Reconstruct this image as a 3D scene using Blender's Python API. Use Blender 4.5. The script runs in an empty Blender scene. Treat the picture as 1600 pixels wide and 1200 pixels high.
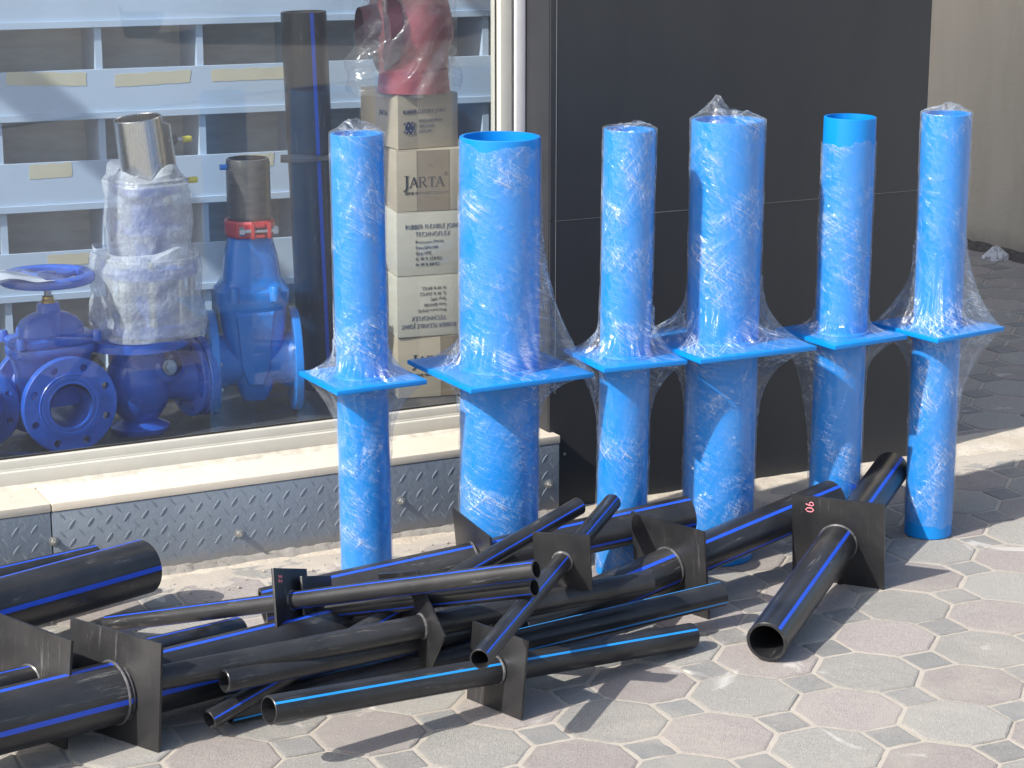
import bpy, bmesh, math, random
import numpy as np
from mathutils import Matrix, Vector
S = bpy.context.scene
C = S.collection
R = math.radians
random.seed(4)

# ------------------------------------------------------------------ camera
cd = bpy.data.cameras.new('camera'); cam = bpy.data.objects.new('camera', cd); C.objects.link(cam)
cam.location = (0, 0, 1.60); cam.rotation_euler = (R(90 - 14.05), 0, 0)
cd.sensor_width = 36; cd.lens = 76.5; cd.clip_start = .05; cd.clip_end = 500
S.camera = cam
# ------------------------------------------------------------------ sky + sun
SUN_AZ, SUN_EL = 38.5, 41.0                      # light travels towards azimuth 38.5 deg (from +x to +y)
w = bpy.data.worlds.new('World'); S.world = w; w.use_nodes = True
nt = w.node_tree; bg = nt.nodes['Background']
sky = nt.nodes.new('ShaderNodeTexSky'); sky.sky_type = 'NISHITA'; sky.sun_disc = False
sky.sun_elevation = R(SUN_EL); sky.sun_rotation = R(270 - SUN_AZ); sky.dust_density = 2.5; sky.air_density = 1.0
nt.links.new(sky.outputs[0], bg.inputs[0]); bg.inputs[1].default_value = 0.15
sl = bpy.data.lights.new('sun', 'SUN'); sl.energy = 4.2; sl.angle = R(.5); sl.color = (1, .955, .88)
so = bpy.data.objects.new('sun', sl); C.objects.link(so)
dv = Vector((math.cos(R(SUN_EL)) * math.cos(R(SUN_AZ)), math.cos(R(SUN_EL)) * math.sin(R(SUN_AZ)), -math.sin(R(SUN_EL))))
so.rotation_euler = dv.to_track_quat('-Z', 'Y').to_euler(); so.location = (-4, -3, 6)
S.view_settings.view_transform = 'Standard'; S.view_settings.look = 'None'
S.view_settings.exposure = 0.5; S.view_settings.gamma = 1
S.cycles.transparent_max_bounces = 28; S.cycles.max_bounces = 7; S.cycles.diffuse_bounces = 3; S.cycles.glossy_bounces = 3

# ------------------------------------------------------------------ material helpers
class NT:
    def __init__(s, name):
        s.m = bpy.data.materials.new(name); s.m.use_nodes = True; s.t = s.m.node_tree
        s.b = s.t.nodes['Principled BSDF']; s.out = s.t.nodes['Material Output']
        s.b.inputs['Specular IOR Level'].default_value = .5
    def n(s, k, **kw):
        o = s.t.nodes.new('ShaderNode' + k)
        for a, v in kw.items():
            if isinstance(v, tuple) and a.startswith('_'): o.inputs[a[1:]].default_value = v
            else: setattr(o, a, v)
        return o
    def l(s, a, b): s.t.links.new(a, b)
    def coord(s, kind='Object', scale=(1, 1, 1), rot=(0, 0, 0)):
        c = s.n('TexCoord'); m = s.n('Mapping'); m.inputs['Scale'].default_value = scale; m.inputs['Rotation'].default_value = rot
        s.l(c.outputs[kind], m.inputs[0]); return m.outputs[0]
    def noise(s, v, scale, detail=4, rough=.6, dist=0):
        o = s.n('TexNoise'); o.inputs['Scale'].default_value = scale; o.inputs['Detail'].default_value = detail
        o.inputs['Roughness'].default_value = rough; o.inputs['Distortion'].default_value = dist; s.l(v, o.inputs['Vector']); return o.outputs['Fac']
    def ramp(s, f, p0, p1, c0=(0, 0, 0, 1), c1=(1, 1, 1, 1)):
        o = s.n('ValToRGB'); o.color_ramp.elements[0].position = p0; o.color_ramp.elements[1].position = p1
        o.color_ramp.elements[0].color = c0; o.color_ramp.elements[1].color = c1; s.l(f, o.inputs[0]); return o.outputs[0]
    def mix(s, f, a, b, blend='MIX'):
        o = s.n('MixRGB', blend_type=blend)
        for i, x in enumerate((f, a, b)):
            if hasattr(x, 'is_output'): s.l(x, o.inputs[i])
            elif i == 0: o.inputs[0].default_value = x
            else: o.inputs[i].default_value = (*x, 1) if len(x) == 3 else x
        return o.outputs[0]
    def math(s, op, a, b=None):
        o = s.n('Math', operation=op)
        for i, x in enumerate((a, b)):
            if x is None: continue
            if hasattr(x, 'is_output'): s.l(x, o.inputs[i])
            else: o.inputs[i].default_value = x
        return o.outputs[0]
    def bump(s, h, strength=.3, dist=.002, normal=None):
        o = s.n('Bump'); o.inputs['Strength'].default_value = strength; o.inputs['Distance'].default_value = dist
        s.l(h, o.inputs['Height'])
        if normal: s.l(normal, o.inputs['Normal'])
        return o.outputs[0]

MATS = {}
def simple(name, col, rough=.5, metal=0, spec=.5, var=.12, vs=12, bump=.15, bs=150, dirt=None, dirtamt=.55, coat=0, stretch=(1, 1, 1)):
    if name in MATS: return MATS[name]
    t = NT(name); v = t.coord('Object', stretch)
    n1 = t.noise(v, vs, 5); c = t.mix(t.ramp(n1, .3, .7), tuple(x * (1 - var) for x in col), tuple(min(1, x * (1 + var)) for x in col))
    if dirt:
        n2 = t.noise(v, vs * 2.3, 8, .75, .6); c = t.mix(t.ramp(n2, dirtamt, dirtamt + .14), c, dirt)
    t.l(c, t.b.inputs['Base Color'])
    n3 = t.noise(v, bs, 3)
    rr = t.math('ADD', t.math('MULTIPLY', n1, .25), rough - .12); t.l(rr, t.b.inputs['Roughness'])
    t.b.inputs['Metallic'].default_value = metal; t.b.inputs['Specular IOR Level'].default_value = spec
    t.b.inputs['Coat Weight'].default_value = coat; t.b.inputs['Coat Roughness'].default_value = .12
    if bump: t.l(t.bump(n3, bump, .0015), t.b.inputs['Normal'])
    MATS[name] = t.m; return t.m

def black_pe(name='black_polyethylene', base=(.017, .018, .021), st_=(1, 1, .10), amt=1.0):
    if name in MATS: return MATS[name]
    t = NT(name)
    v = t.coord('Object', st_, (0, 0, 0) if st_[2] < .5 else (0, 0, .6)); vv = t.coord('Object')
    st = t.ramp(t.noise(v, 80, 8, .8, .3), .56, .70)
    blot = t.ramp(t.noise(vv, 9, 4, .6, .5), .44, .66)
    dust = t.math('MULTIPLY', st, blot)
    fine = t.ramp(t.noise(vv, 380, 2, .5), .62, .72)
    d2 = t.math('ADD', t.math('MULTIPLY', dust, .85 * amt), t.math('MULTIPLY', t.math('MULTIPLY', fine, blot), .12))
    soft = t.math('MULTIPLY', t.ramp(t.noise(vv, 6, 5, .6, .4), .38, .7), .07)
    d3 = t.math('ADD', d2, soft)
    c = t.mix(d3, base, (.30, .29, .28)); t.l(c, t.b.inputs['Base Color'])
    t.l(t.math('ADD', t.math('MULTIPLY', d3, .6), .31), t.b.inputs['Roughness'])
    t.l(t.bump(t.noise(v, 60, 4), .12, .002), t.b.inputs['Normal'])
    MATS[name] = t.m; return t.m

def film_mat(name='stretch_film', haze=.05, a1=32, a2=-48, dens=1.0, white=(.82, .90, .95)):
    """clear stretch film: transparent with glossy wrinkles; UV in metres (arc, height)"""
    if name in MATS: return MATS[name]
    t = NT(name)
    def ridge(ang, sx, sy, sc, pw, dist=.4):
        c = t.n('TexCoord'); m0 = t.n('Mapping'); m0.inputs['Rotation'].default_value = (0, 0, R(ang)); t.l(c.outputs['UV'], m0.inputs[0])
        m = t.n('Mapping'); m.inputs['Scale'].default_value = (sx, sy, 1); t.l(m0.outputs[0], m.inputs[0])
        f = t.noise(m.outputs[0], sc, 3, .6, dist)
        a = t.math('ABSOLUTE', t.math('SUBTRACT', t.math('MULTIPLY', f, 2), 1)); r = t.math('SUBTRACT', 1, a)
        return t.math('POWER', r, pw), f
    r1, f1 = ridge(a1, .045, 1, 64, 75, .1); r2, f2 = ridge(a2, .06, 1, 40, 110, .12); r3, f3 = ridge(14, .11, 1, 95, 30, .12); r4, f4 = ridge(a1 + 10, .03, 1, 260, 30, .1); r5, f5 = ridge(a1 + 6, .07, 1, 20, 6, .1); r6, f6 = ridge(78, .05, 1, 120, 60, .2)
    c = t.n('TexCoord'); patch = t.ramp(t.noise(c.outputs['UV'], 8, 3, .6, .6), .47, .66)
    lines = t.math('ADD', t.math('MULTIPLY', r1, .55), t.math('ADD', t.math('MULTIPLY', r2, .35), t.math('MULTIPLY', r4, .30)))
    lines = t.math('ADD', lines, t.math('MULTIPLY', r6, .35)); lines = t.math('MULTIPLY', lines, t.math('ADD', t.math('MULTIPLY', patch, .95), .12))
    lw = t.n('LayerWeight'); lw.inputs[0].default_value = .35
    face = t.math('POWER', lw.outputs['Facing'], 2.2)
    fac = t.math('ADD', t.math('ADD', t.math('MULTIPLY', lines, 1.3 * dens), t.math('MULTIPLY', face, .10)), haze * .15)
    fac = t.math('ADD', fac, t.math('MULTIPLY', t.math('MULTIPLY', r5, t.ramp(f2, .42, .62)), .04)); fac = t.math('MINIMUM', fac, .85)
    h = t.math('ADD', t.math('ADD', t.math('MULTIPLY', f1, .6), t.math('MULTIPLY', f2, .45)), t.math('ADD', t.math('MULTIPLY', f3, .9), t.math('MULTIPLY', r1, .15)))
    h = t.math('MULTIPLY', t.math('ADD', h, t.math('MULTIPLY', f4, .25)), t.math('ADD', t.math('MULTIPLY', patch, .75), .4)); bmp = t.bump(h, 1.0, .0055)
    tr = t.n('BsdfTransparent'); tr.inputs[0].default_value = (.965, .975, .985, 1)
    gl = t.n('BsdfGlossy'); gl.inputs['Roughness'].default_value = .07; gl.inputs[0].default_value = (1, 1, 1, 1); t.l(bmp, gl.inputs['Normal'])
    df = t.n('BsdfDiffuse'); df.inputs[0].default_value = (*white, 1); t.l(bmp, df.inputs['Normal'])
    tl = t.n('BsdfTranslucent'); tl.inputs[0].default_value = (*white, 1)
    m0 = t.n('MixShader'); m0.inputs[0].default_value = .35; t.l(df.outputs[0], m0.inputs[1]); t.l(tl.outputs[0], m0.inputs[2])
    m1 = t.n('MixShader'); t.l(fac, m1.inputs[0]); t.l(tr.outputs[0], m1.inputs[1]); t.l(m0.outputs[0], m1.inputs[2])
    m2 = t.n('MixShader'); m2.inputs[0].default_value = .062; t.l(m1.outputs[0], m2.inputs[1]); t.l(gl.outputs[0], m2.inputs[2])
    t.l(m2.outputs[0], t.out.inputs[0]); MATS[name] = t.m; return t.m

def glass_mat():
    t = NT('window_glass'); fr = t.n('Fresnel'); fr.inputs[0].default_value = 1.52
    tr = t.n('BsdfTransparent'); tr.inputs[0].default_value = (.90, .94, .95, 1)
    gl = t.n('BsdfGlossy'); gl.inputs['Roughness'].default_value = .0; gl.inputs[0].default_value = (1, 1, 1, 1)
    f = t.math('MINIMUM', t.math('MULTIPLY', fr.outputs[0], 1.5), .16)
    m = t.n('MixShader'); t.l(f, m.inputs[0]); t.l(tr.outputs[0], m.inputs[1]); t.l(gl.outputs[0], m.inputs[2]); df = t.n('BsdfDiffuse'); df.inputs[0].default_value = (.75, .80, .88, 1); m3 = t.n('MixShader'); dn = t.math('ADD', t.math('MULTIPLY', t.noise(t.coord('Object', (1, 1, .5)), 2.5, 5, .6), .05), .018); t.l(dn, m3.inputs[0]); t.l(m.outputs[0], m3.inputs[1]); t.l(df.outputs[0], m3.inputs[2]); t.l(m3.outputs[0], t.out.inputs[0])
    return t.m

def bubble_mat():
    t = NT('bubble_wrap'); v = t.coord('Object')
    vo = t.n('TexVoronoi'); vo.inputs['Scale'].default_value = 95; t.l(v, vo.inputs['Vector'])
    n = t.noise(v, 22, 5, .65, .6)
    h = t.math('ADD', t.math('MULTIPLY', vo.outputs['Distance'], -.8), t.math('MULTIPLY', n, 2.2)); bmp = t.bump(h, .6, .0026)
    spots = t.ramp(t.noise(v, 45, 5, .7), .45, .72)
    fac = t.math('ADD', t.math('MULTIPLY', spots, .20), .36)
    tr = t.n('BsdfTransparent'); tr.inputs[0].default_value = (.95, .96, .98, 1)
    df = t.n('BsdfPrincipled'); df.inputs['Base Color'].default_value = (.80, .86, .94, 1); df.inputs['Roughness'].default_value = .2; t.l(bmp, df.inputs['Normal'])
    df.inputs['Specular IOR Level'].default_value = .9
    m = t.n('MixShader'); t.l(fac, m.inputs[0]); t.l(tr.outputs[0], m.inputs[1]); t.l(df.outputs[0], m.inputs[2]); t.l(m.outputs[0], t.out.inputs[0])
    return t.m

# ------------------------------------------------------------------ object helpers
def tag(o, label=None, cat=None, group=None, kind=None):
    if label: o['label'] = label
    if cat: o['category'] = cat
    if group: o['group'] = group
    if kind: o['kind'] = kind
    return o
def empty(name, loc=(0, 0, 0), rz=0, M=None, **kw):
    o = bpy.data.objects.new(name, None); C.objects.link(o); o.empty_display_size = .05
    if M is not None: o.matrix_world = M
    else: o.location = loc; o.rotation_euler = (0, 0, rz)
    return tag(o, **kw)
def smooth(me, ang=35):
    me.polygons.foreach_set('use_smooth', [True] * len(me.polygons)); me.set_sharp_from_angle(angle=R(ang)); me.update()
class MB:
    def __init__(s): s.v = []; s.f = []; s.mi = []; s.uv = []
    def add(s, vs, fs, M=None, mi=0):
        o = len(s.v)
        for p in vs: s.v.append(tuple(M @ Vector(p)) if M is not None else tuple(p))
        for f in fs: s.f.append(tuple(i + o for i in f)); s.mi.append(mi)
    def box(s, x0, x1, y0, y1, z0, z1, M=None, mi=0, bev=0):
        if bev:
            b = min(bev, (x1 - x0) / 3, (y1 - y0) / 3, (z1 - z0) / 3); vs = []; fs = []
            bm = bmesh.new(); bmesh.ops.create_cube(bm, size=1)
            for vtx in bm.verts:
                vtx.co = Vector(((x0 + x1) / 2 + vtx.co.x * (x1 - x0), (y0 + y1) / 2 + vtx.co.y * (y1 - y0), (z0 + z1) / 2 + vtx.co.z * (z1 - z0)))
            bmesh.ops.bevel(bm, geom=bm.edges[:], offset=b, segments=2, affect='EDGES', profile=.6)
            bm.verts.index_update(); s.add([p.co.copy() for p in bm.verts], [[q.index for q in f.verts] for f in bm.faces], M, mi); bm.free(); return
        vs = [(x, y, z) for x in (x0, x1) for y in (y0, y1) for z in (z0, z1)]
        s.add(vs, [(0, 1, 3, 2), (4, 6, 7, 5), (0, 4, 5, 1), (2, 3, 7, 6), (0, 2, 6, 4), (1, 5, 7, 3)], M, mi)
    def lathe(s, prof, n=48, M=None, mi=0, closed=False, mi_fn=None, warp=None):
        vs = []; fs = []; m = len(prof)
        for k, (r, z) in enumerate(prof):
            for i in range(n):
                a = 2 * math.pi * i / n; p = (r * math.cos(a), r * math.sin(a), z); vs.append(warp(p, a, k) if warp else p)
        o = len(s.v)
        for p in vs: s.v.append(tuple(M @ Vector(p)) if M is not None else p)
        for k in range(m - 1 if not closed else m):
            k2 = (k + 1) % m
            for i in range(n):
                j = (i + 1) % n
                s.f.append((o + k * n + i, o + k * n + j, o + k2 * n + j, o + k2 * n + i)); s.mi.append(mi_fn(k, i) if mi_fn else mi)
    def disc(s, r, z, n=48, M=None, mi=0, up=True):
        vs = [(r * math.cos(2 * math.pi * i / n), r * math.sin(2 * math.pi * i / n), z) for i in range(n)]
        s.add(vs, [tuple(range(n)) if up else tuple(reversed(range(n)))], M, mi)
    def prism(s, pts, z0, z1, M=None, mi=0):
        n = len(pts); s.add([(x, y, z0) for x, y in pts] + [(x, y, z1) for x, y in pts],
                            [tuple(reversed(range(n))), tuple(range(n, 2 * n))] + [(i, (i + 1) % n, n + (i + 1) % n, n + i) for i in range(n)], M, mi)
    def tube(s, pts, r, n=8, M=None, mi=0, closed=False):
        P = [Vector(p) for p in pts]; vs = []; m = len(P)
        for k in range(m):
            a = P[(k - 1) % m] if closed or k else P[0]; b = P[(k + 1) % m] if closed or k < m - 1 else P[-1]
            d = (b - a).normalized(); ref = Vector((0, 0, 1)) if abs(d.z) < .9 else Vector((1, 0, 0)); x = d.cross(ref).normalized(); y = d.cross(x)
            rr = r[k] if isinstance(r, (list, tuple)) else r
            vs += [P[k] + x * rr * math.cos(2 * math.pi * i / n) + y * rr * math.sin(2 * math.pi * i / n) for i in range(n)]
        fs = []
        for k in range(m if closed else m - 1):
            k2 = (k + 1) % m
            for i in range(n): fs.append((k * n + i, k * n + (i + 1) % n, k2 * n + (i + 1) % n, k2 * n + i))
        if not closed: fs += [tuple(range(n)), tuple(range((m - 1) * n, m * n))]
        s.add(vs, fs, M, mi)
    def hexbolt(s, r, h, M): s.prism([(r * math.cos(math.pi / 3 * i), r * math.sin(math.pi / 3 * i)) for i in range(6)], 0, h, M)
    def build(s, name, mats, parent=None, ang=35, recalc=True, **kw):
        me = bpy.data.meshes.new(name); me.from_pydata(s.v, [], s.f)
        if not isinstance(mats, (list, tuple)): mats = [mats]
        for m in mats: me.materials.append(m)
        me.polygons.foreach_set('material_index', s.mi)
        if recalc:
            bm = bmesh.new(); bm.from_mesh(me); bmesh.ops.recalc_face_normals(bm, faces=bm.faces); bm.to_mesh(me); bm.free()
        if ang: smooth(me, ang)
        o = bpy.data.objects.new(name, me); C.objects.link(o); o.parent = parent; return tag(o, **kw)
def frame(c, x, z):     # matrix with local z along z and x near x
    z = Vector(z).normalized(); x = Vector(x); x = (x - z * x.dot(z)).normalized(); y = z.cross(x)
    return Matrix(((x.x, y.x, z.x, c[0]), (x.y, y.y, z.y, c[1]), (x.z, y.z, z.z, c[2]), (0, 0, 0, 1)))
def T(x, y, z): return Matrix.Translation((x, y, z))
def RX(a): return Matrix.Rotation(a, 4, 'X')
def RY(a): return Matrix.Rotation(a, 4, 'Y')
def RZ(a): return Matrix.Rotation(a, 4, 'Z')
def vnoise(u, v, pu, seed):          # value noise, periodic in u with period pu (int)
    rng = np.random.default_rng(seed); G = rng.random((pu, 512)); u = np.asarray(u, float) % pu; v = np.asarray(v, float) % 512
    i = np.floor(u).astype(int); j = np.floor(v).astype(int); fu = u - i; fv = v - j; fu = fu * fu * (3 - 2 * fu); fv = fv * fv * (3 - 2 * fv)
    g = lambda a, b: G[a % pu, b % 512]
    return (g(i, j) * (1 - fu) + g(i + 1, j) * fu) * (1 - fv) + (g(i, j + 1) * (1 - fu) + g(i + 1, j + 1) * fu) * fv

# facade frame: local x along the facade, local y away into the shop
TH = R(26.5); CU, SU = math.cos(TH), math.sin(TH)
def FW(u, d, z=0): return Vector((u * CU - d * SU, u * SU + d * CU, z))

def text(body, size, mat, parent, M, name='lettering', depth=.0006, sx=1.0, space=1.0, align='CENTER', mir=False):
    cu = bpy.data.curves.new(name, 'FONT'); cu.body = body; cu.size = size; cu.extrude = depth; cu.align_x = align; cu.align_y = 'CENTER'; cu.space_character = space; cu.resolution_u = 3; cu.offset = -size * .028
    tmp = bpy.data.objects.new('tmp', cu); C.objects.link(tmp); dg = bpy.context.evaluated_depsgraph_get(); dg.update()
    me = bpy.data.meshes.new_from_object(tmp.evaluated_get(dg)); bpy.data.objects.remove(tmp); me.name = name
    me.transform(M @ Matrix.Diagonal((sx, 1, 1, 1))); me.materials.clear(); me.materials.append(mat)
    o = bpy.data.objects.new(name, me); C.objects.link(o); o.parent = parent; return o

# ================================================================== SETTING: ground
def m_sand():
    t = NT('joint_sand'); v = t.coord('Object')
    c = t.mix(t.ramp(t.noise(v, 5, 6, .65), .3, .7), (.41, .37, .315), (.49, .445, .385))
    c = t.mix(t.ramp(t.noise(v, 240, 3, .7), .56, .72), c, (.30, .25, .20))
    t.l(c, t.b.inputs['Base Color']); t.b.inputs['Roughness'].default_value = .95
    t.l(t.bump(t.noise(v, 300, 4, .7), .6, .003), t.b.inputs['Normal']); return t.m
def m_paver():
    t = NT('concrete_paver'); v = t.coord('Object')
    a = t.n('Attribute', attribute_name='tint'); base = a.outputs['Color']
    n1 = t.noise(v, 9, 6, .6, .4); c = t.mix(t.ramp(n1, .3, .72), base, t.mix(.55, base, (.46, .43, .39)))
    grit = t.ramp(t.noise(v, 380, 3, .7), .4, .68); c = t.mix(t.math('MULTIPLY', grit, .62), c, (.15, .145, .14))
    spots = t.ramp(t.noise(v, 210, 4, .7), .60, .70); c = t.mix(t.math('MULTIPLY', spots, .45), c, (.60, .58, .55))
    stain = t.ramp(t.noise(v, 6.5, 3, .5, 1.2), .66, .72); c = t.mix(t.math('MULTIPLY', stain, .6), c, (.68, .66, .62))
    sand = t.ramp(t.noise(v, 3.1, 7, .7, .5), .50, .68); c = t.mix(t.math('MULTIPLY', sand, .38), c, (.52, .47, .40))
    t.l(c, t.b.inputs['Base Color']); t.b.inputs['Roughness'].default_value = .9; t.b.inputs['Specular IOR Level'].default_value = .25
    h = t.math('ADD', t.noise(v, 420, 4, .7), t.math('MULTIPLY', t.noise(v, 40, 4, .6), .8))
    t.l(t.bump(h, .8, .004), t.b.inputs['Normal']); return t.m
xs = np.concatenate([[-60, -20, -8, -4], np.arange(-2.0, 3.2, .0125), [5, 10, 30, 60]]); ys = np.concatenate([[-60, -14, -2, 1], np.arange(3.0, 7.6, .0125), [9, 13, 30, 80]])
GX, GY = np.meshgrid(xs, ys, indexing='ij'); GZ = -.0030 + .0028 * vnoise(GX * 31, GY * 31, 4096, 77) + .0016 * vnoise(GX * 80 + 900, GY * 80, 8192, 78)
near = np.clip(1 - (4.44 - (-GX * SU + GY * CU)) / .22, 0, 1) * (-GX * SU + GY * CU < 4.6); GZ = GZ + near * (.0022 + .0022 * vnoise(GX * 12 + 99, GY * 12, 2048, 79))
lim = np.where(near > .55, .0032, -.0011 + .0006 * vnoise(GX * 7, GY * 7, 1024, 80)); GZ = np.minimum(GZ, lim)
far_ = (GX < -1.99) | (GX > 3.19) | (GY < 3.01) | (GY > 7.59); GZ = np.where(far_, -.0022, GZ)
n1_, n2_ = GX.shape; I_, J_ = np.meshgrid(np.arange(n1_ - 1), np.arange(n2_ - 1), indexing='ij'); A_ = (I_ * n2_ + J_).ravel()
me = bpy.data.meshes.new('ground'); me.from_pydata(np.stack([GX, GY, GZ], -1).reshape(-1, 3).tolist(), [], np.stack([A_, A_ + n2_, A_ + n2_ + 1, A_ + 1], -1).tolist())
me.materials.append(m_sand()); me.polygons.foreach_set('use_smooth', [True] * len(me.polygons)); go = bpy.data.objects.new('ground', me); C.objects.link(go); go['kind'] = 'structure'

def pavers():
    cell = .2025; yaw = R(-19.4); e1 = np.array([math.cos(yaw), math.sin(yaw)]); e2 = np.array([math.sin(yaw), -math.cos(yaw)])
    org = np.array([.7725, 4.2358]); k = .293; V = []; F = []; col = []
    rng = random.Random(7)
    def poly(c, pts, hue, zt):
        o = len(V); n = len(pts); tx, ty = rng.uniform(-.006, .006), rng.uniform(-.006, .006)
        for ins, z in ((0, -.006), (0, zt - .0028), (.0022, zt - .0008), (.0065, zt)):
            for (a, b) in pts:
                L = math.hypot(a, b); q = (L - ins) / L; a2, b2 = a * q, b * q
                p = c + e1 * a2 + e2 * b2; V.append((p[0], p[1], z + a2 * tx + b2 * ty))
        for r in range(3):
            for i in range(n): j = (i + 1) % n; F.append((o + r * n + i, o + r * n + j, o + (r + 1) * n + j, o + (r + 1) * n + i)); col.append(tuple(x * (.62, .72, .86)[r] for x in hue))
        F.append(tuple(o + 3 * n + i for i in range(n))); col.append(hue)
    gap = .0062; h = cell / 2 - gap / 2 * 1.1; q = cell * (.5 - k) - .0005
    for i in range(-24, 34):
        for j in range(-42, 12):
            c = org + e1 * cell * i + e2 * cell * j
            if not (-3.5 < c[0] < 5 and 2.2 < c[1] < 13): continue
            # keep out of the shop
            u = c[0] * CU + c[1] * SU; d = -c[0] * SU + c[1] * CU
            if d > 4.63 and u < 3.33: continue
            jx = c + np.array([rng.uniform(-.0015, .0015), rng.uniform(-.0015, .0015)])
            b = rng.uniform(.88, 1.18)
            hue = (.415 * b, .365 * b, .345 * b) if (i + j) % 2 == 0 else (.39 * b, .38 * b, .35 * b)
            hh = h; qq = q
            pts = [(hh, qq), (qq, hh), (-qq, hh), (-hh, qq), (-hh, -qq), (-qq, -hh), (qq, -hh), (hh, -qq)]
            pts = [(a + rng.uniform(-.0016, .0016), d_ + rng.uniform(-.0016, .0016)) for a, d_ in pts]
            pts2 = []
            for z in range(8):       # slightly worn edges: extra midpoints
                a = pts[z]; b2 = pts[(z + 1) % 8]; pts2.append(a)
                for s in (.33, .67): pts2.append((a[0] + (b2[0] - a[0]) * s + rng.uniform(-.0009, .0009), a[1] + (b2[1] - a[1]) * s + rng.uniform(-.0009, .0009)))
            poly(jx, pts2, hue, rng.uniform(.0, .0025))
            s = cell * k - gap * .8; b = rng.uniform(.82, 1.08); c2 = c + e1 * cell / 2 + e2 * cell / 2
            pts = [(s, 0), (0, s), (-s, 0), (0, -s)]; pts2 = []
            for z in range(4):
                a = pts[z]; b2 = pts[(z + 1) % 4]
                for f in (.04, .35, .65, .96): pts2.append((a[0] + (b2[0] - a[0]) * f + rng.uniform(-.0009, .0009), a[1] + (b2[1] - a[1]) * f + rng.uniform(-.0009, .0009)))
            poly(c2, pts2, (.305 * b, .31 * b, .305 * b), rng.uniform(-.0005, .002))
    me = bpy.data.meshes.new('pavement'); me.from_pydata(V, [], F); me.materials.append(m_paver())
    at = me.attributes.new('tint', 'FLOAT_COLOR', 'FACE'); at.data.foreach_set('color', [x for c in col for x in (*c, 1)])
    bm = bmesh.new(); bm.from_mesh(me); bmesh.ops.recalc_face_normals(bm, faces=bm.faces); bm.to_mesh(me); bm.free()
    o = bpy.data.objects.new('pavement', me); C.objects.link(o); o['kind'] = 'structure'
pavers()

# cement strip along the foot of the facade, with ragged edges
m_cem = NT('rough_cement'); t = m_cem; v = t.coord('Object')
c = t.mix(t.ramp(t.noise(v, 7, 8, .7, .5), .32, .68), (.47, .40, .31), (.62, .57, .49)); c = t.mix(t.math('MULTIPLY', t.ramp(t.noise(v, 60, 5, .7), .55, .7), .6), c, (.33, .28, .23))
t.l(c, t.b.inputs['Base Color']); t.b.inputs['Roughness'].default_value = .95
t.l(t.bump(t.math('ADD', t.noise(v, 120, 6, .7), t.math('MULTIPLY', t.noise(v, 14, 5, .6), 2)), .7, .006), t.b.inputs['Normal']); m_cem = t.m
def strip(name, u0, u1, d0, d1, z0, z1, amp, seed, n=400, m=6):
    V = []; F = []; us = np.linspace(u0, u1, n); fr = vnoise(us * 9, us * 0 + 3, 64, seed) * 1.2 + vnoise(us * 33, us * 0 + 7, 128, seed + 1) * .5 + vnoise(us * 110, us * 0 + 9, 256, seed + 2) * .25
    for i, u in enumerate(us):
        for k in range(m + 1):
            s = k / m; e = d0 - amp * (fr[i] - .9); d = e + (d1 - e) * s
            z = z0 + (z1 - z0) * min(1, s * 3) + (.003 * vnoise(u * 30, np.array(d * 30), 128, 5) if k else 0)
            V.append(FW(u, d, float(z)))
    for i in range(n - 1):
        for k in range(m): a = i * (m + 1) + k; F.append((a, a + m + 1, a + m + 2, a + 1))
    b = MB(); b.add(V, F); return b.build(name, m_cem, ang=60, kind='structure')
strip('cement_strip', -.6, 6.2, 4.435, 4.62, -.0015, .006, .022, 3)

# asphalt street behind the camera (seen in the window's reflection) with a kerb
m_asph = simple('asphalt', (.055, .055, .056), .9, bump=.6, bs=300, var=.25, vs=4, spec=.3)
b = MB(); b.box(-60, 60, -14, -1.6, -.2, -.003); rd = b.build('road', m_asph, kind='structure', ang=0)
b = MB(); b.box(-60, 60, -1.6, -1.45, -.2, .012, bev=.01); b.build('kerb', simple('kerb_stone', (.42, .41, .38), .85, bump=.4), kind='structure')

# ================================================================== SHOP
cream = simple('cream_stone', (.66, .585, .475), .75, var=.05, vs=20, bump=.25, bs=260, dirt=(.36, .30, .22), dirtamt=.62)
alu = simple('cream_aluminium', (.62, .60, .53), .42, var=.04, vs=14, bump=.05, dirt=(.42, .38, .30), dirtamt=.66)
whitepaint = simple('white_paint', (.70, .70, .71), .6, var=.04, vs=14, bump=.12, dirt=(.35, .33, .30), dirtamt=.7)
conc = simple('old_concrete', (.30, .28, .25), .9, var=.25, vs=22, bump=.8, bs=120, dirt=(.12, .11, .10), dirtamt=.55)
sealm = simple('black_seal', (.03, .028, .027), .6)
shop = empty('shop_building', (0, 0, 0), TH, label='cream-framed shop building holding the display of blue valves', cat='building')
intw = simple('shop_interior', (.72, .72, .71), .9, bump=0)
b = MB(); b.box(-2.6, 3.34, 7.5, 7.6, 0, 3.2); b.box(-2.7, -2.6, 4.66, 7.6, 0, 3.2); b.box(3.34, 3.44, 4.80, 7.6, 0, 3.2); b.build('wall', intw, shop, ang=0)
b = MB(); b.box(-2.7, 3.44, 6.25, 7.6, 3.2, 3.35); b.build('roof', intw, shop, ang=0)
b = MB()
for u_ in (-2.66, -1.2, .3, 1.85, 3.36): b.box(u_ - .03, u_ + .03, 4.70, 6.25, 3.22, 3.33)
b.build('added_skylight_frame', whitepaint, shop, ang=0)   # unseen unglazed roof opening, added to let more daylight onto the display bay
b = MB(); b.box(-2.6, 3.34, 4.68, 7.5, .0, .2035); b.build('display_floor', simple('dark_display_floor', (.06, .06, .062), .5, var=.4, vs=18, dirt=(.25, .25, .26), dirtamt=.58), shop, ang=0)
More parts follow.
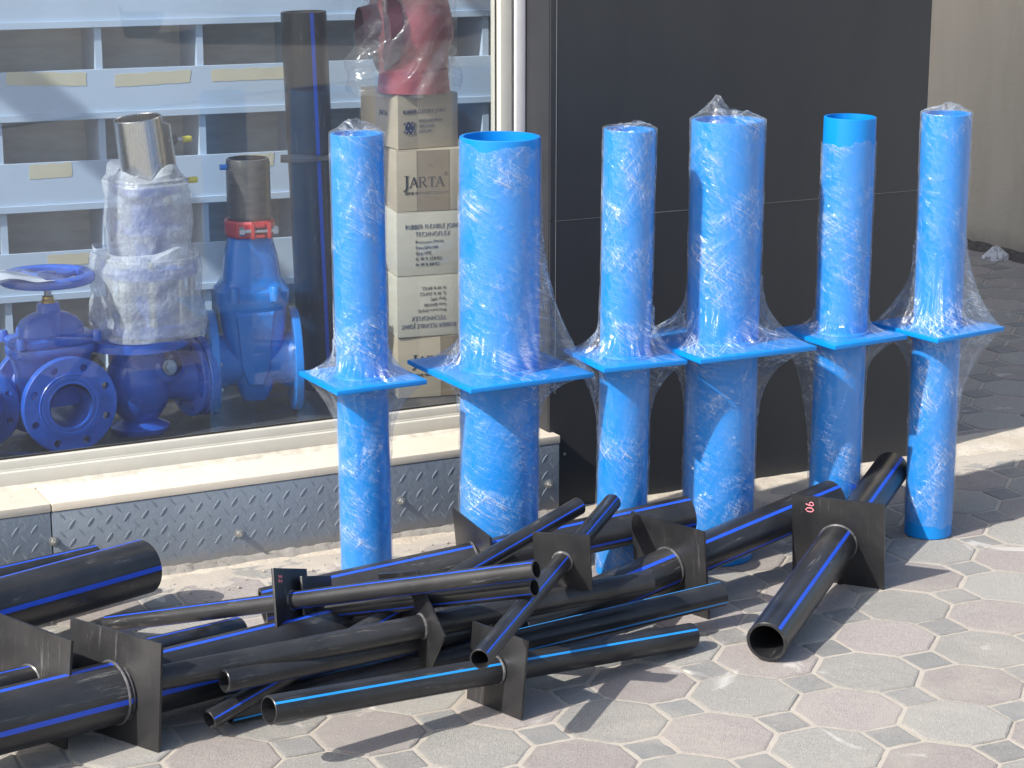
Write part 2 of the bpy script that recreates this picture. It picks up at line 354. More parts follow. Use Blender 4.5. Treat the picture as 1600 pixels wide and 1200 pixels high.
b = MB(); b.box(-2.7, 3.44, 4.60, 4.70, 2.75, 3.35); b.build('lintel', whitepaint, shop, ang=0)

# low step under the window: concrete core, stone sill, two tread-plate sheets, bolts
step = empty('window_step', (0, 0, 0), TH, label='low step under the shop window, cream stone top over grey tread plate', cat='step')
b = MB(); b.box(-2.6, 2.352, 4.502, 4.63, 0, .184); 
b.build('concrete_core', conc, step, ang=0)
# ragged mortar bead below the plate
V = []; F = []; us = np.linspace(-2.4, 2.36, 500)
for i, u in enumerate(us):
    n1 = float(vnoise(u * 25, 2.5, 256, 11)); n2 = float(vnoise(u * 110, 3.5, 1024, 12))
    top = .016 + .006 * n1 + .006 * n2; out = .003 + .004 * n1 + .004 * n2
    for (d, z) in ((4.5, top + .004), (4.487 - out * .25, top), (4.485 - out * .8, top * .45), (4.48 - out * 1.6, -.003)): V.append((u, d, z))
for i in range(499):
    for k in range(3): a = i * 4 + k; F.append((a, a + 1, a + 5, a + 4))
b = MB(); b.add(V, F); b.build('mortar_bead', conc, step, ang=70)
def sill():
    b = MB()
    for (x0, x1) in ((-2.6, 1.1185), (1.1205, 2.366)): b.box(x0, x1, 4.483, 4.668, .184, .2035, bev=.003)
    b.build('sill', cream, step)
sill()
# crumbly sealant line on the sill
V = []; F = []; us = np.linspace(-2.4, 2.36, 420)
for i, u in enumerate(us):
    n1 = float(vnoise(u * 18, 2.5, 256, 21)) + .4 * float(vnoise(u * 90, 3.5, 1024, 22))
    for (d, z) in ((4.642, .209), (4.636 - .012 * n1, .2065), (4.630 - .02 * n1, .2034)): V.append((u, d, z))
for i in range(419):
    for k in range(2): a = i * 3 + k; F.append((a, a + 1, a + 4, a + 3))
b = MB(); b.add(V, F); b.build('sealant_bead', simple('old_sealant', (.50, .46, .39), .9, var=.3, vs=30, bump=.8, bs=90), step, ang=70)
tread_m = NT('grey_tread_paint'); t = tread_m; v = t.coord('Object')
c = t.mix(t.ramp(t.noise(v, 9, 6, .6), .3, .7), (.19, .225, .27), (.22, .255, .295))
c = t.mix(t.math('MULTIPLY', t.ramp(t.noise(v, 42, 7, .75, .4), .60, .70), .7), c, (.36, .36, .35)); c = t.mix(t.ramp(t.noise(v, 130, 3, .7), .70, .76), c, (.10, .08, .07))
sz = t.n('SeparateXYZ'); t.l(v, sz.inputs[0]); lo_ = t.ramp(t.math('ADD', sz.outputs['Z'], t.math('MULTIPLY', t.noise(v, 30, 6, .7), .05)), .045, .075, (1, 1, 1, 1), (0, 0, 0, 1)); c = t.mix(t.math('MULTIPLY', lo_, .55), c, (.30, .26, .21))
t.l(c, t.b.inputs['Base Color']); t.b.inputs['Roughness'].default_value = .5
t.l(t.bump(t.noise(v, 70, 5, .6), .35, .003), t.b.inputs['Normal']); tread_m = t.m
def tread(u0, u1, seed, lab=None):
    b = MB(); b.box(u0, u1, 4.4845, 4.501, .020, .1832, bev=.002)
    rng = random.Random(seed); p = .0415
    i0 = int(u0 / p) - 1
    for i in range(i0, int(u1 / p) + 2):
        for j in range(-1, 6):
            for kk in (0, 1):
                cx = (i + .5 * kk) * p + rng.uniform(-.0008, .0008); cz = .026 + (j + .5 * kk) * p - .0 * i
                if not (u0 + .012 < cx < u1 - .012 and .031 < cz < .172): continue
                a = R(52 if kk == 0 else -52); L = .0135; wd = .0030; hgt = .0010 if kk == 0 else .0004
                ca, sa = math.cos(a), math.sin(a)
                ring = []; n = 12
                for q in range(n):
                    th = 2 * math.pi * q / n; x = L * math.cos(th); z = wd * math.sin(th) * (1 - .25 * abs(math.cos(th)))
                    ring.append((x, z))
                vs = []
                for s_, y in ((1.0, 4.4853), (.8, 4.4845 - hgt * .8), (.45, 4.4845 - hgt)):
                    for x, z in ring: vs.append((cx + s_ * x * ca - s_ * z * sa, y, cz + s_ * x * sa + s_ * z * ca))
                fs = [(r_ * n + q, r_ * n + (q + 1) % n, (r_ + 1) * n + (q + 1) % n, (r_ + 1) * n + q) for r_ in range(2) for q in range(n)] + [tuple(2 * n + q for q in range(n))]
                b.add(vs, fs)
    return b.build('tread_plate', tread_m, step)
tread(-2.6, 1.117, 1); tread(1.1195, 2.364, 2)
boltm = simple('weathered_steel', (.42, .42, .40), .45, metal=.7, var=.3, vs=200, bump=.4)
for (u, z) in ((1.121, .118), (1.545, .075), (1.945, .097), (2.335, .085), (.62, .09)):
    b = MB(); M = T(u, 4.4845, z) @ RX(R(90))
    b.lathe([(0, .0), (.0105, .0), (.0105, .0015), (.006, .002), (.006, .003)], 20, M); b.hexbolt(.0068, .0085, M @ T(0, 0, .002)); b.lathe([(.0032, .0085), (.0032, .016), (0, .0165)], 12, M)
    b.build('bolt', boltm, step)

# shop window: bottom rail, jamb, mullion, pane
win = empty('shop_window', (0, 0, 0), TH, label='large shop window pane in a cream aluminium frame', cat='window')
b = MB(); b.box(-2.6, 2.318, 4.640, 4.70, .2037, .2385, bev=.002); b.box(-2.6, 2.29, 4.652, 4.69, .2386, .262, bev=.003); b.box(-2.6, 2.29, 4.6495, 4.653, .2355, .2425); b.build('bottom_rail', alu, win)
b = MB(); b.box(2.286, 2.316, 4.646, 4.70, .2387, 2.75, bev=.002); b.build('jamb', alu, win)
b = MB(); b.box(2.3162, 2.3235, 4.668, 4.70, .2387, 2.75); b.build('jamb_gap', sealm, win)
b = MB(); b.box(2.3237, 2.350, 4.640, 4.70, .2387, 2.75, bev=.003); b.build('jamb_trim', whitepaint, win)
b = MB(); b.box(-.02, .02, 4.646, 4.70, .262, 2.75, bev=.002); b.box(-2.6, -2.56, 4.646, 4.70, .262, 2.75, bev=.002); b.build('mullion', alu, win)
b = MB(); b.box(-2.56, 2.286, 4.646, 4.70, 2.70, 2.75, bev=.002); b.build('top_rail', alu, win)
b = MB(); b.box(-2.6, 2.2865, 4.6665, 4.6705, .2615, .2665); b.box(2.2825, 2.2865, 4.6665, 4.6705, .2665, 2.70); b.build('gasket', sealm, win)
gm = glass_mat()
b = MB(); b.add([(-2.56, 4.668, .25), (2.292, 4.668, .25), (2.292, 4.668, 2.72), (-2.56, 4.668, 2.72)], [(0, 1, 2, 3)]); b.build('glass_pane', gm, win, ang=0, recalc=False)

# dark cladding box right of the window
pm = NT('charcoal_cladding'); t = pm; v = t.coord('Object', (1, 1, .35))
c = t.mix(t.ramp(t.noise(v, 3, 7, .7, .4), .3, .75), (.023, .025, .030), (.034, .036, .040)); vv = t.coord('Object')
c = t.mix(t.math('MULTIPLY', t.ramp(t.noise(vv, 26, 8, .8, .8), .66, .74), .35), c, (.20, .19, .17))
t.l(c, t.b.inputs['Base Color']); t.b.inputs['Roughness'].default_value = .48
t.l(t.bump(t.noise(vv, 500, 2, .6), .25, .001), t.b.inputs['Normal']); pm = t.m
pan = empty('cladding_panel', (0, 0, 0), TH, label='tall charcoal wall panel behind the row of blue pipes', cat='wall panel')
def panel():
    seam = .722; u0, u1 = 2.3525, 3.44
    b = MB(); b.box(u0, u1, 4.524, 4.81, .003, 3.3, bev=.0); b.build('core', simple('panel_side_grey', (.024, .026, .032), .6, var=.15, dirt=(.22, .2, .18), dirtamt=.68, vs=9), pan, ang=0)
    b = MB(); b.box(u0 + .001, u1 + .0015, 4.518, 4.5238, .001, seam - .0012, bev=.0008); b.box(u0 + .001, u1 + .0015, 4.518, 4.5238, seam, 3.3, bev=.0008); b.build('sheet', pm, pan, ang=0)
    # chipped filler showing in the seam
    V = []; F = []; n = 260; us = np.linspace(u0 + .01, u1 - .01, n)
    for i, u in enumerate(us):
        q = float(vnoise(u * 60, 4.5, 512, 31)); q2 = float(vnoise(u * 9, 1.5, 64, 32)); hh = .0002 + (.0022 * q * max(0, q2 - .35) * 2)
        V += [(u, 4.5176, seam - .001 - hh), (u, 4.5172, seam - .0004), (u, 4.5176, seam + hh * .7)]
    for i in range(n - 1):
        for k in (0, 1): a = i * 3 + k; F.append((a, a + 3, a + 4, a + 1))
    b = MB(); b.add(V, F); b.build('seam_filler', simple('chipped_filler', (.11, .11, .108), .9, bump=0), pan, ang=0)
    b = MB(); b.box(u0 + .0155, u0 + .0167, 4.5174, 4.5182, .3, 3.2); b.build('edge_trim', simple('worn_trim', (.22, .22, .22), .5), pan, ang=0)
    b = MB(); b.lathe([(.004, 0), (.004, .002), (.0, .003)], 14, T(2.395, 4.518, .145) @ RX(R(90))); b.build('screw', boltm, pan)
panel()

# wall closing the recess on the right
wm = NT('beige_render_wall'); t = wm; v = t.coord('Object'); vs_ = t.coord('Object', (1, 1, .25))
c = t.mix(t.ramp(t.noise(vs_, 5, 7, .65, .4), .3, .7), (.46, .41, .33), (.55, .495, .41)); c = t.mix(t.math('MULTIPLY', t.ramp(t.noise(v, 26, 7, .75, .8), .66, .72), .6), c, (.16, .14, .12))
sz = t.n('SeparateXYZ'); t.l(v, sz.inputs[0]); low = t.ramp(t.math('ADD', sz.outputs['Z'], t.math('MULTIPLY', t.noise(v, 12, 5), .12)), .04, .16, (1, 1, 1, 1), (0, 0, 0, 1)); c = t.mix(t.math('MULTIPLY', low, .6), c, (.17, .15, .13))
t.l(c, t.b.inputs['Base Color']); t.b.inputs['Roughness'].default_value = .95; t.l(t.bump(t.noise(v, 60, 6, .7), .5, .004), t.b.inputs['Normal']); wm = t.m
rw = empty('recess_wall', (0, 0, 0), TH, label='beige rendered wall at the far right, in shade', cat='wall')
b = MB(); b.box(5.55, 5.75, 5.6, 12.5, -.01, 3.6); b.build('wall_face', wm, rw, ang=0)
strip_d = MB(); V = []; F = []; ds = np.linspace(5.6, 9, 200)
for d in ds:
    q = float(vnoise(d * 20, 1.5, 256, 51)); V += [(5.552, d, .02 + .02 * q), (5.552 - .025 - .03 * q, d, .008), (5.552 - .06 - .05 * q, d, -.003)]
for i in range(199):
    for k in (0, 1): a = i * 3 + k; F.append((a, a + 1, a + 4, a + 3))
strip_d.add(V, F); strip_d.build('dirt_fillet', simple('dark_dirt', (.10, .09, .08), .95, bump=.8, var=.4, vs=40), rw, ang=70)
# crumpled film scrap by that wall
def crumple(name, mat, w_, l_, h_, n=26, seed=1, parent=None, **kw):
    V = []; F = []
    for i in range(n):
        for j in range(n):
            x = (i / (n - 1) - .5); y = (j / (n - 1) - .5); a = float(vnoise(x * 7 + 3, y * 7 + 3, 64, seed)); c2 = float(vnoise(x * 19 + 3, y * 19 + 3, 64, seed + 1)); e = max(0, 1 - (x * x + y * y) * 4)
            V.append((x * w_ + (a - .5) * w_ * .3, y * l_ + (c2 - .5) * l_ * .2, .002 + h_ * (a * .7 + c2 * .3) * e ** .6))
    for i in range(n - 1):
        for j in range(n - 1): a = i * n + j; F.append((a, a + n, a + n + 1, a + 1))
    b = MB(); b.add(V, F); return b.build(name, mat, parent, ang=0, **kw)
clearm = simple('milky_film', (.55, .56, .57), .25, var=.2, vs=60, bump=.3)
p = crumple('film_scrap', clearm, .09, .12, .06, seed=5, label='small crumpled scrap of clear film on the paving by the beige wall', cat='litter'); p.location = (1.90, 8.42, 0)
# pebbles / chips lying about
chipm = simple('stone_chip', (.42, .37, .31), .9, var=.4, vs=200)
pb = MB(); rng = random.Random(9)
for k in range(90):
    u = rng.uniform(.9, 3.6); d = 4.44 - abs(rng.gauss(0, .10)) - .01; s = rng.uniform(.0012, .0042) * (1.4 if rng.random() < .08 else 1); c0 = FW(u, d, s * .5 + .003)
    bm = bmesh.new(); bmesh.ops.create_icosphere(bm, subdivisions=1, radius=s)
    for q in bm.verts: q.co = Vector((q.co.x * rng.uniform(.7, 1.4), q.co.y * rng.uniform(.7, 1.4), q.co.z * rng.uniform(.5, .9))) + c0
    bm.verts.index_update(); pb.add([q.co.copy() for q in bm.verts], [[x.index for x in f.verts] for f in bm.faces]); bm.free()
pb.build('stone_chips', chipm, ang=0, kind='stuff', label='tiny stone chips and grit along the foot of the step', cat='grit')

# ================================================================== SHOP INTERIOR
# pigeonhole rack, local frame rotated 20 deg
shA = R(20.0); PC = 5.7419
rack = empty('pigeonhole_rack', (-math.sin(shA) * PC, math.cos(shA) * PC, 0), shA, label='pale blue-grey rack of open parts bins behind the window', cat='shelf rack')
rackm = simple('pale_blue_laminate', (.40, .52, .68), .45, var=.05, vs=5, bump=.03)
backm = simple('brown_board', (.66, .655, .64), .85, var=.12, vs=11, bump=.3, stretch=(1, 1, 4), dirt=(.35, .33, .31), dirtamt=.66)
tapem = simple('masking_tape', (.50, .49, .39), .8, var=.08, bump=.2)
x0r, x1r = -.95, 2.3; dep = .22
b = MB(); b.box(x0r, x1r, dep, dep + .02, .19, 1.66); b.build('back_board', backm, rack, ang=0)
PZ = .2375; top0 = .889
for r_ in range(-3, 4):
    zl = top0 + r_ * PZ
    if zl < .18: continue
    b = MB(); b.box(x0r, x1r, -.012, dep, zl, zl + .018, bev=.001); b.box(x0r, x1r, -.006, .0, zl + .018, zl + .129, bev=.001); b.build('bin_shelf', rackm, rack, ang=0)
for k in range(-6, 6):
    x = .942 + .2675 * k
    if not x0r < x < x1r: continue
    b = MB(); b.box(x - .009, x + .009, .001, dep, .19, 1.66); b.build('divider', rackm, rack, ang=0)
for (x0, z0, wd, h, rot) in ((.702, .985, .205, .034, -2.5), (.980, .970, .20, .033, 1.5), (1.238, .975, .21, .032, 0), (.747, .738, .108, .038, 1), (1.30, .742, .10, .034, 0), (.70, 1.222, .17, .03, 0), (1.02, 1.222, .19, .03, 0), (.78, .505, .11, .03, 0), (1.80, .975, .10, .04, 0), (1.62, 1.21, .12, .035, 2), (.43, .98, .19, .034, 1)):
    b = MB(); n = 10
    pts = [(wd * i / n, h * (.03 * math.sin(i * 2.1))) for i in range(n + 1)]; pts += [(wd + random.uniform(-.004, .004), h * s) for s in (.35, .7, 1)] + [(wd * (n - i) / n, h * (1 + .04 * math.sin(i * 1.7))) for i in range(1, n + 1)] + [(random.uniform(-.003, .003), h * s) for s in (.7, .35)]
    b.prism(pts, 0, .0006, T(x0, -.0062, z0) @ RX(R(90)) @ RZ(R(rot))); b.build('tape_label', tapem, rack, ang=0)
steel = simple('zinc_steel', (.55, .55, .55), .3, metal=.9, var=.15, vs=80, bump=.1)
darks = simple('dark_fitting', (.06, .06, .06), .45, var=.3)
def rk(x, y, z): return rack.matrix_basis @ Vector((x, y, z))
bpy.context.view_layer.update()
def shelfz(r_): return top0 + r_ * PZ + .0185
# loose items in the bins (each a thing)
wb = empty('carton', rk(.655, .10, shelfz(0) + .002), shA + R(4), label='plain white carton lying in the top left bin', cat='box')
b = MB(); b.box(-.15, .135, -.08, .08, 0, .085, bev=.002); b.build('body', simple('white_card', (.52, .53, .55), .8, var=.05, bump=.15), wb)
b = MB(); b.box(-.152, .137, -.002, .002, .0852, .0862); b.build('flap_seam', simple('card_seam', (.3, .3, .3), .9), wb, ang=0)
def rod_set(x, z, n, seed, lab, length=.11):
    rg = random.Random(seed)
    for k in range(n):
        L = length * rg.uniform(.7, 1.1); a = rg.uniform(-.5, .5); r_ = .006
        M = T(*rk(x + rg.uniform(-.03, .05), .05 + .03 * k, z + .006 + .010 * k)) @ RZ(shA + a) @ RY(R(90) + rg.uniform(-.28, .05))
        o = empty('stud_bolt', M=M, label=lab[k], cat='bolt', group='loose studs and bolts lying in the rack bins')
        b = MB(); prof = []
        for i in range(18): prof += [(r_ * (1 if i % 2 else .86), -L / 2 + L * i / 17)]
        b.lathe([(0, -L / 2)] + prof + [(0, L / 2)], 12); b.build('shank', steel if (k + seed) % 2 else darks, o)
        b = MB(); b.hexbolt(r_ * 1.7, .009, T(0, 0, -L / 2 - .004)); b.build('nut', steel, o)
rod_set(.855, shelfz(0), 2, 3, ['bright stud beside the white carton in the rack', 'short dark stud beside the white carton in the rack'])
rod_set(1.15, shelfz(0), 1, 4, ['single stud lying in the bin right of the white carton'], .10)
rod_set(.80, shelfz(-1), 3, 5, ['lowest of three studs in the second row left bin', 'middle of three studs in the second row left bin', 'topmost of three studs in the second row left bin'], .13)
rod_set(1.30, shelfz(0), 3, 8, ['front stud in the bin left of the tall black pipe', 'middle stud in the bin left of the tall black pipe', 'rear stud in the bin left of the tall black pipe'], .12)
p = crumple('plastic_bag', clearm, .09, .07, .03, n=18, seed=15, label='little clear bag lying in the third row bin', cat='bag'); p.location = rk(.80, .1, shelfz(-2))
p = crumple('plastic_bag', clearm, .12, .10, .05, n=20, seed=25, label='clear bag of fittings in the top bin left of the black pipe', cat='bag'); p.location = rk(1.40, .12, shelfz(0))
p.scale = (1, 1, 1)

# --- valve paints
blueA = simple('valve_paint_royal', (.020, .11, .55), .34, var=.15, vs=14, bump=.35, bs=110, coat=.6)
blueB = simple('valve_paint_sky', (.012, .21, .68), .30, var=.12, vs=14, bump=.3, bs=110, coat=.6)
bore = simple('dark_bore', (.015, .015, .018), .7)
def flange(bm_, M, R_, r_in, th, nh=8, hr=None, hp=None, raised=True, holes=True, seg=64, a0=22.5):
    """round flange with real bolt holes, axis local z, front face at z=0 going to +z=-th"""
    hr = hr or R_ * .082; hp = hp or R_ * .82; n = seg
    # face built as ring sectors round each hole
    mid0, mid1 = hp - hr * 1.55, min(hp + hr * 1.55, R_ * .995)
    def face(z, flip):
        vs = []; fs = []
        for k in range(nh):
            ac = R(a0) + 2 * math.pi * k / nh; half = math.pi / nh
            cx, cy = hp * math.cos(ac), hp * math.sin(ac); m = 24; o = len(vs)
            # outer boundary of sector sampled by direction from hole centre
            bnd = []
            na = 8
            for i in range(na): bnd.append((mid1, ac - half + 2 * half * i / na))
            for i in range(4): bnd.append((mid1 + (mid0 - mid1) * i / 4, ac + half))
            for i in range(na): bnd.append((mid0, ac + half - 2 * half * i / na))
            for i in range(4): bnd.append((mid0 + (mid1 - mid0) * i / 4, ac - half))
            for (rr, aa) in bnd: vs.append((rr * math.cos(aa), rr * math.sin(aa), z))
            for (rr, aa) in bnd:
                x, y = rr * math.cos(aa) - cx, rr * math.sin(aa) - cy; L = math.hypot(x, y); vs.append((cx + x / L * hr, cy + y / L * hr, z))
            m = len(bnd)
            for i in range(m):
                j = (i + 1) % m; f = (o + i, o + j, o + m + j, o + m + i); fs.append(f[::-1] if flip else f)
        return vs, fs, m
    v1, f1, m = face(0, False); v2, f2, _ = face(-th, True); bm_.add(v1, f1, M); bm_.add(v2, f2, M)
    for k in range(nh):      # hole walls
        o = k * 2 * m + m; vs = [v1[o + i] for i in range(m)] + [v2[o + i] for i in range(m)]
        bm_.add(vs, [(i, (i + 1) % m, m + (i + 1) % m, m + i) for i in range(m)], M)
    step_ = R_ * .012
    bm_.lathe([(mid1, 0), (R_ - .002, 0), (R_, -.002), (R_, -th + .002), (R_ - .002, -th), (mid1, -th)], n, M)
    if raised:
        bm_.lathe([(mid0, 0), (mid0 - .002, 0), (mid0 - .004, .003), (r_in * 1.45, .003), (r_in * 1.44, .0018), (r_in * 1.34, .0018), (r_in * 1.33, .003), (r_in * 1.2, .003), (r_in * 1.19, .0018), (r_in * 1.1, .0018), (r_in * 1.09, .003), (r_in, .003), (r_in, -th)], n, M)
    else: bm_.lathe([(mid0, 0), (r_in, 0), (r_in, -th)], n, M)
    bm_.lathe([(mid0, -th), (r_in * 1.05, -th)], n, M)

SH = Matrix.Rotation(TH, 4, 'Z')
# --- gate valve with handwheel (left)
def gate_valve():
    o = empty('gate_valve', SH @ Vector((1.258, 4.965, .2035)), TH + R(6), label='royal blue gate valve with handwheel, big round flange facing the street', cat='valve')
    ax = RX(R(90))            # local: z -> -y (towards the camera)
    Fc = .112
    b = MB(); flange(b, T(0, -.115, Fc + .004) @ ax, .115, .053, .021); b.build('flange', blueA, o)
    b = MB(); flange(b, T(-.0, .115, Fc) @ RX(R(-90)), .110, .052, .021); b.build('flange', blueA, o)
    b = MB(); prof = [(.075, -.095), (.062, -.075), (.064, -.05), (.075, -.03), (.078, 0), (.075, .03), (.064, .05), (.062, .075), (.075, .095)]
    b.lathe(prof, 40, T(0, 0, Fc) @ ax); b.lathe([(.050, -.116), (.050, .116)], 32, T(0, 0, Fc) @ ax)
    # neck of rounded-rectangle sections up to the bonnet
    def rr(wx, wy, z, n=40, e=3.2):
        out = []
        for i in range(n):
            a = 2 * math.pi * i / n; c_, s_ = math.cos(a), math.sin(a); k = (abs(c_) ** e + abs(s_) ** e) ** (-1 / e); out.append((wx * k * c_, wy * k * s_, z))
        return out
    def loft(secs, cap=True):
        n = len(secs[0]); vs = [p for s_ in secs for p in s_]; fs = []
        for k in range(len(secs) - 1):
            for i in range(n): j = (i + 1) % n; fs.append((k * n + i, k * n + j, (k + 1) * n + j, (k + 1) * n + i))
        if cap: fs += [tuple(reversed(range(n))), tuple(range((len(secs) - 1) * n, len(secs) * n))]
        return vs, fs
    gate_valve.rr, gate_valve.loft = rr, loft
    b.add(*loft([rr(.085, .05, .10), rr(.086, .052, .18), rr(.094, .058, .213), rr(.096, .060, .222)])); b.build('body', blueA, o)
    b = MB(); b.add(*loft([rr(.102, .066, .222), rr(.104, .068, .226), rr(.104, .068, .240), rr(.102, .066, .244)]))
    b.add(*loft([rr(.102, .066, .2455), rr(.104, .068, .249), rr(.104, .068, .262), rr(.100, .064, .266), rr(.080, .048, .270), rr(.077, .044, .285), rr(.066, .038, .302), rr(.048, .030, .313), rr(.027, .024, .320), rr(.025, .022, .338), rr(.022, .020, .342)]))
    b.box(-.006, .006, -.056, .0, .262, .325); b.build('bonnet', blueA, o)
    for sx in (-1, 1):
        for sy in (-1, 1):
            m = MB(); m.lathe([(.012, 0), (.012, .02), (.009, .026), (0, .027)], 16, T(sx * .094, sy * .056, .25)); m.build('bonnet_bolt', blueA, o)
    b = MB(); b.lathe([(.016, .341), (.016, .347), (.013, .351), (.013, .357)], 24); b.build('gland', simple('brass', (.55, .36, .12), .35, metal=.9), o)
    b = MB(); b.box(-.007, .007, -.007, .007, .35, .40, bev=.001); b.build('stem', steel, o)
    hw = MB(); n = 72; pr = []
    ringz = .402
    for i in range(13):
        a = 2 * math.pi * i / 12; pr.append((.098 + .014 * math.copysign(abs(math.cos(a)) ** .7, math.cos(a)), .0125 * math.copysign(abs(math.sin(a)) ** .7, math.sin(a))))
    hw.lathe(pr, n, T(0, 0, ringz)); hw.lathe([(0, ringz - .016), (.02, ringz - .016), (.022, ringz + .012), (0, ringz + .014)], 24)
    for k in range(4):
        a = R(20) + k * math.pi / 2; hw.tube([(.016 * math.cos(a), .016 * math.sin(a), ringz), (.06 * math.cos(a), .06 * math.sin(a), ringz - .004), (.09 * math.cos(a), .09 * math.sin(a), ringz)], .008, 8)
    hw.build('handwheel', blueA, o)
gate_valve()
rr, loft = gate_valve.rr, gate_valve.loft
# second blue flange just entering at the left edge
o = empty('flanged_valve', SH @ Vector((.975, 4.80, .2035)), TH + R(-30), label='blue flanged fitting cut off by the left edge of the photo', cat='valve')
b = MB(); flange(b, T(0, 0, .105) @ RX(R(90)), .103, .05, .02); b.build('flange', blueA, o)
b = MB(); b.lathe([(.07, -.19), (.06, -.15), (.06, -.08), (.08, -.019)], 40, T(0, 0, .105) @ RX(R(90))); b.build('body', blueA, o)
b = MB(); flange(b, T(0, .21, .105) @ RX(R(90)), .103, .05, .02); b.build('flange', blueA, o)

# --- sheet of paper in a sleeve on the handwheel
o = empty('document_sleeve', SH @ Vector((1.13, 4.90, .642)), TH, label='clear sleeve with a white paper lying on the handwheel', cat='paper')
def sheet(wd, l, z, seed, amp=.012):
    V = []; F = []; n = 16
    for i in range(n):
        for j in range(n):
            x = i / (n - 1) - .5; y = j / (n - 1) - .5; V.append((x * wd, y * l, z - .10 * max(0, x + .1) * wd * 2 + amp * float(vnoise(x * 4 + 9, y * 4 + 5, 32, seed)) - .25 * abs(y) * l * .3))
    for i in range(n - 1):
        for j in range(n - 1): a = i * n + j; F.append((a, a + n, a + n + 1, a + 1))
    return V, F
b = MB(); b.add(*sheet(.20, .16, -.004, 71), M=RZ(.3)); b.build('paper', simple('paper_white', (.62, .66, .74), .6, bump=0), o, ang=60)
b = MB(); b.add(*sheet(.27, .20, .0, 73, .02), M=RZ(.3)); b.build('sleeve', film_mat('sleeve_film', .16), o, ang=0)

# --- check valve (round body) with flange to the right and the bubble-wrapped valve on top
o = empty('check_valve', SH @ Vector((1.475, 4.99, .2035)), TH + R(10), label='dark blue globe-bodied valve with hex plug beneath the bubble wrap', cat='valve')
b = MB(); bl = []
for i in range(17):
    a = math.pi * i / 16; bl.append((max(.001, .078 * math.sin(a)), -.105 * math.cos(a)))
b.lathe(bl, 40, T(0, 0, .118)); b.lathe([(.062, -.03), (.050, .05), (.052, .09), (.066, .13)], 36, T(0, 0, .115) @ RY(R(90))); b.lathe([(.068, .0), (.072, .012), (.04, .03)], 36, T(0, 0, .0))
b.lathe([(.07, .17), (.07, .235)], 36); b.lathe([(.042, .0), (.042, .035), (.03, .05)], 30, T(.05, -.03, .155) @ RX(R(70)))
b.lathe([(.0, .215), (.125, .215), (.125, .238), (0, .238)], 48); b.build('body', blueA, o)
for k, (z0, z1, rr_) in enumerate(((.128, .146, .100), (.1475, .170, .102))):
    b = MB(); flange(b, T(z1, 0, .115) @ RY(R(90)), rr_, .04, z1 - z0, raised=False, hr=.007); b.build('flange', blueA, o)
for a in (20, 65, 110, 155, 200, 245, 290, 335):
    b = MB(); M = T(.170, 0, .115) @ RY(R(90)) @ RZ(R(a)) @ T(.083, 0, 0); b.hexbolt(.009, .008, M); b.lathe([(.005, 0), (.005, .018), (0, .018)], 10, M); b.build('flange_bolt', steel, o)
b = MB(); b.lathe([(.019, 0), (.019, .004), (.0, .004)], 24, T(.052, -.062, .160) @ RX(R(75))); b.hexbolt(.014, .014, T(.052, -.062, .160) @ RX(R(75))); b.build('plug', steel, o)
# embossed mark
bm_ = bubble_mat()
# --- bubble wrapped double flange valve
o = empty('wrapped_valve', SH @ Vector((1.515, 4.99, .444)), TH + R(8), label='blue flanged valve swathed in bubble wrap, standing on the globe-bodied valve', cat='valve')
b = MB(); b.lathe([(0, 0), (.112, 0), (.112, .025), (.085, .03), (.074, .06), (.074, .10), (.085, .135), (.114, .14), (.114, .165), (.06, .167), (.055, .2), (.062, .24), (.082, .244), (.082, .262), (.060, .262), (.060, .33), (.080, .336), (.080, .352), (0, .352)], 44, T(0, 0, .005))
b.build('body', simple('valve_paint_mid', (.03, .09, .42), .4, var=.1, coat=.3), o)
for k in range(8):
    a = R(22 + 45 * k); b = MB(); b.lathe([(0, .01), (.009, .01), (.009, .19), (0, .19)], 12, T(.098 * math.cos(a), .098 * math.sin(a), 0)); b.build('tie_rod', steel, o)
def bubble_hull(prof, seed, namp, M, name='bubble_wrap', lob=.0):
    n = 96; V = []; F = []; m = len(prof); zs = np.linspace(0, 1, 60)
    pz = np.array([p[1] for p in prof]); pr_ = np.array([p[0] for p in prof]); ts = np.linspace(0, 1, m)
    for t_ in zs:
        r0 = np.interp(t_, ts, pr_); z0 = np.interp(t_, ts, pz)
        for i in range(n):
            a = 2 * math.pi * i / n; nn = float(vnoise(a / (2 * math.pi) * 9, t_ * 6, 9, seed)) - .5; n2 = float(vnoise(a / (2 * math.pi) * 24, t_ * 14, 24, seed + 1)) - .5
            sq = (abs(math.cos(a)) ** 4 + abs(math.sin(a)) ** 4) ** -.25
            r_ = r0 * (1 + (sq - 1) * .7) + namp * nn * 2 + namp * .6 * n2 + lob * max(0, math.cos(4 * a + .6)) * (t_ > .8)
            V.append((r_ * math.cos(a), r_ * math.sin(a), z0 + (t_ > .85) * .05 * (nn + .3) * abs(math.sin(2 * a + .6)) + (t_ < .1) * .02 * nn))
    k = len(zs)
    for q in range(k - 1):
        for i in range(n): j = (i + 1) % n; F.append((q * n + i, q * n + j, (q + 1) * n + j, (q + 1) * n + i))
    b = MB(); b.add(V, F, M); return b
bubble_hull([(.095, -.01), (.118, .0), (.128, .04), (.126, .10), (.130, .165), (.125, .195), (.112, .21)], 81, .010, T(-.01, 0, .0)).build('bubble_wrap', bm_, o, ang=0, label='lower puffy layer of bubble wrap')
bubble_hull([(.088, .17), (.092, .21), (.090, .27), (.092, .33), (.096, .37), (.085, .385), (.06, .38)], 85, .009, T(.0, 0, -.005)).build('bubble_wrap', bm_, o, ang=0, label='upper narrower layer of bubble wrap')
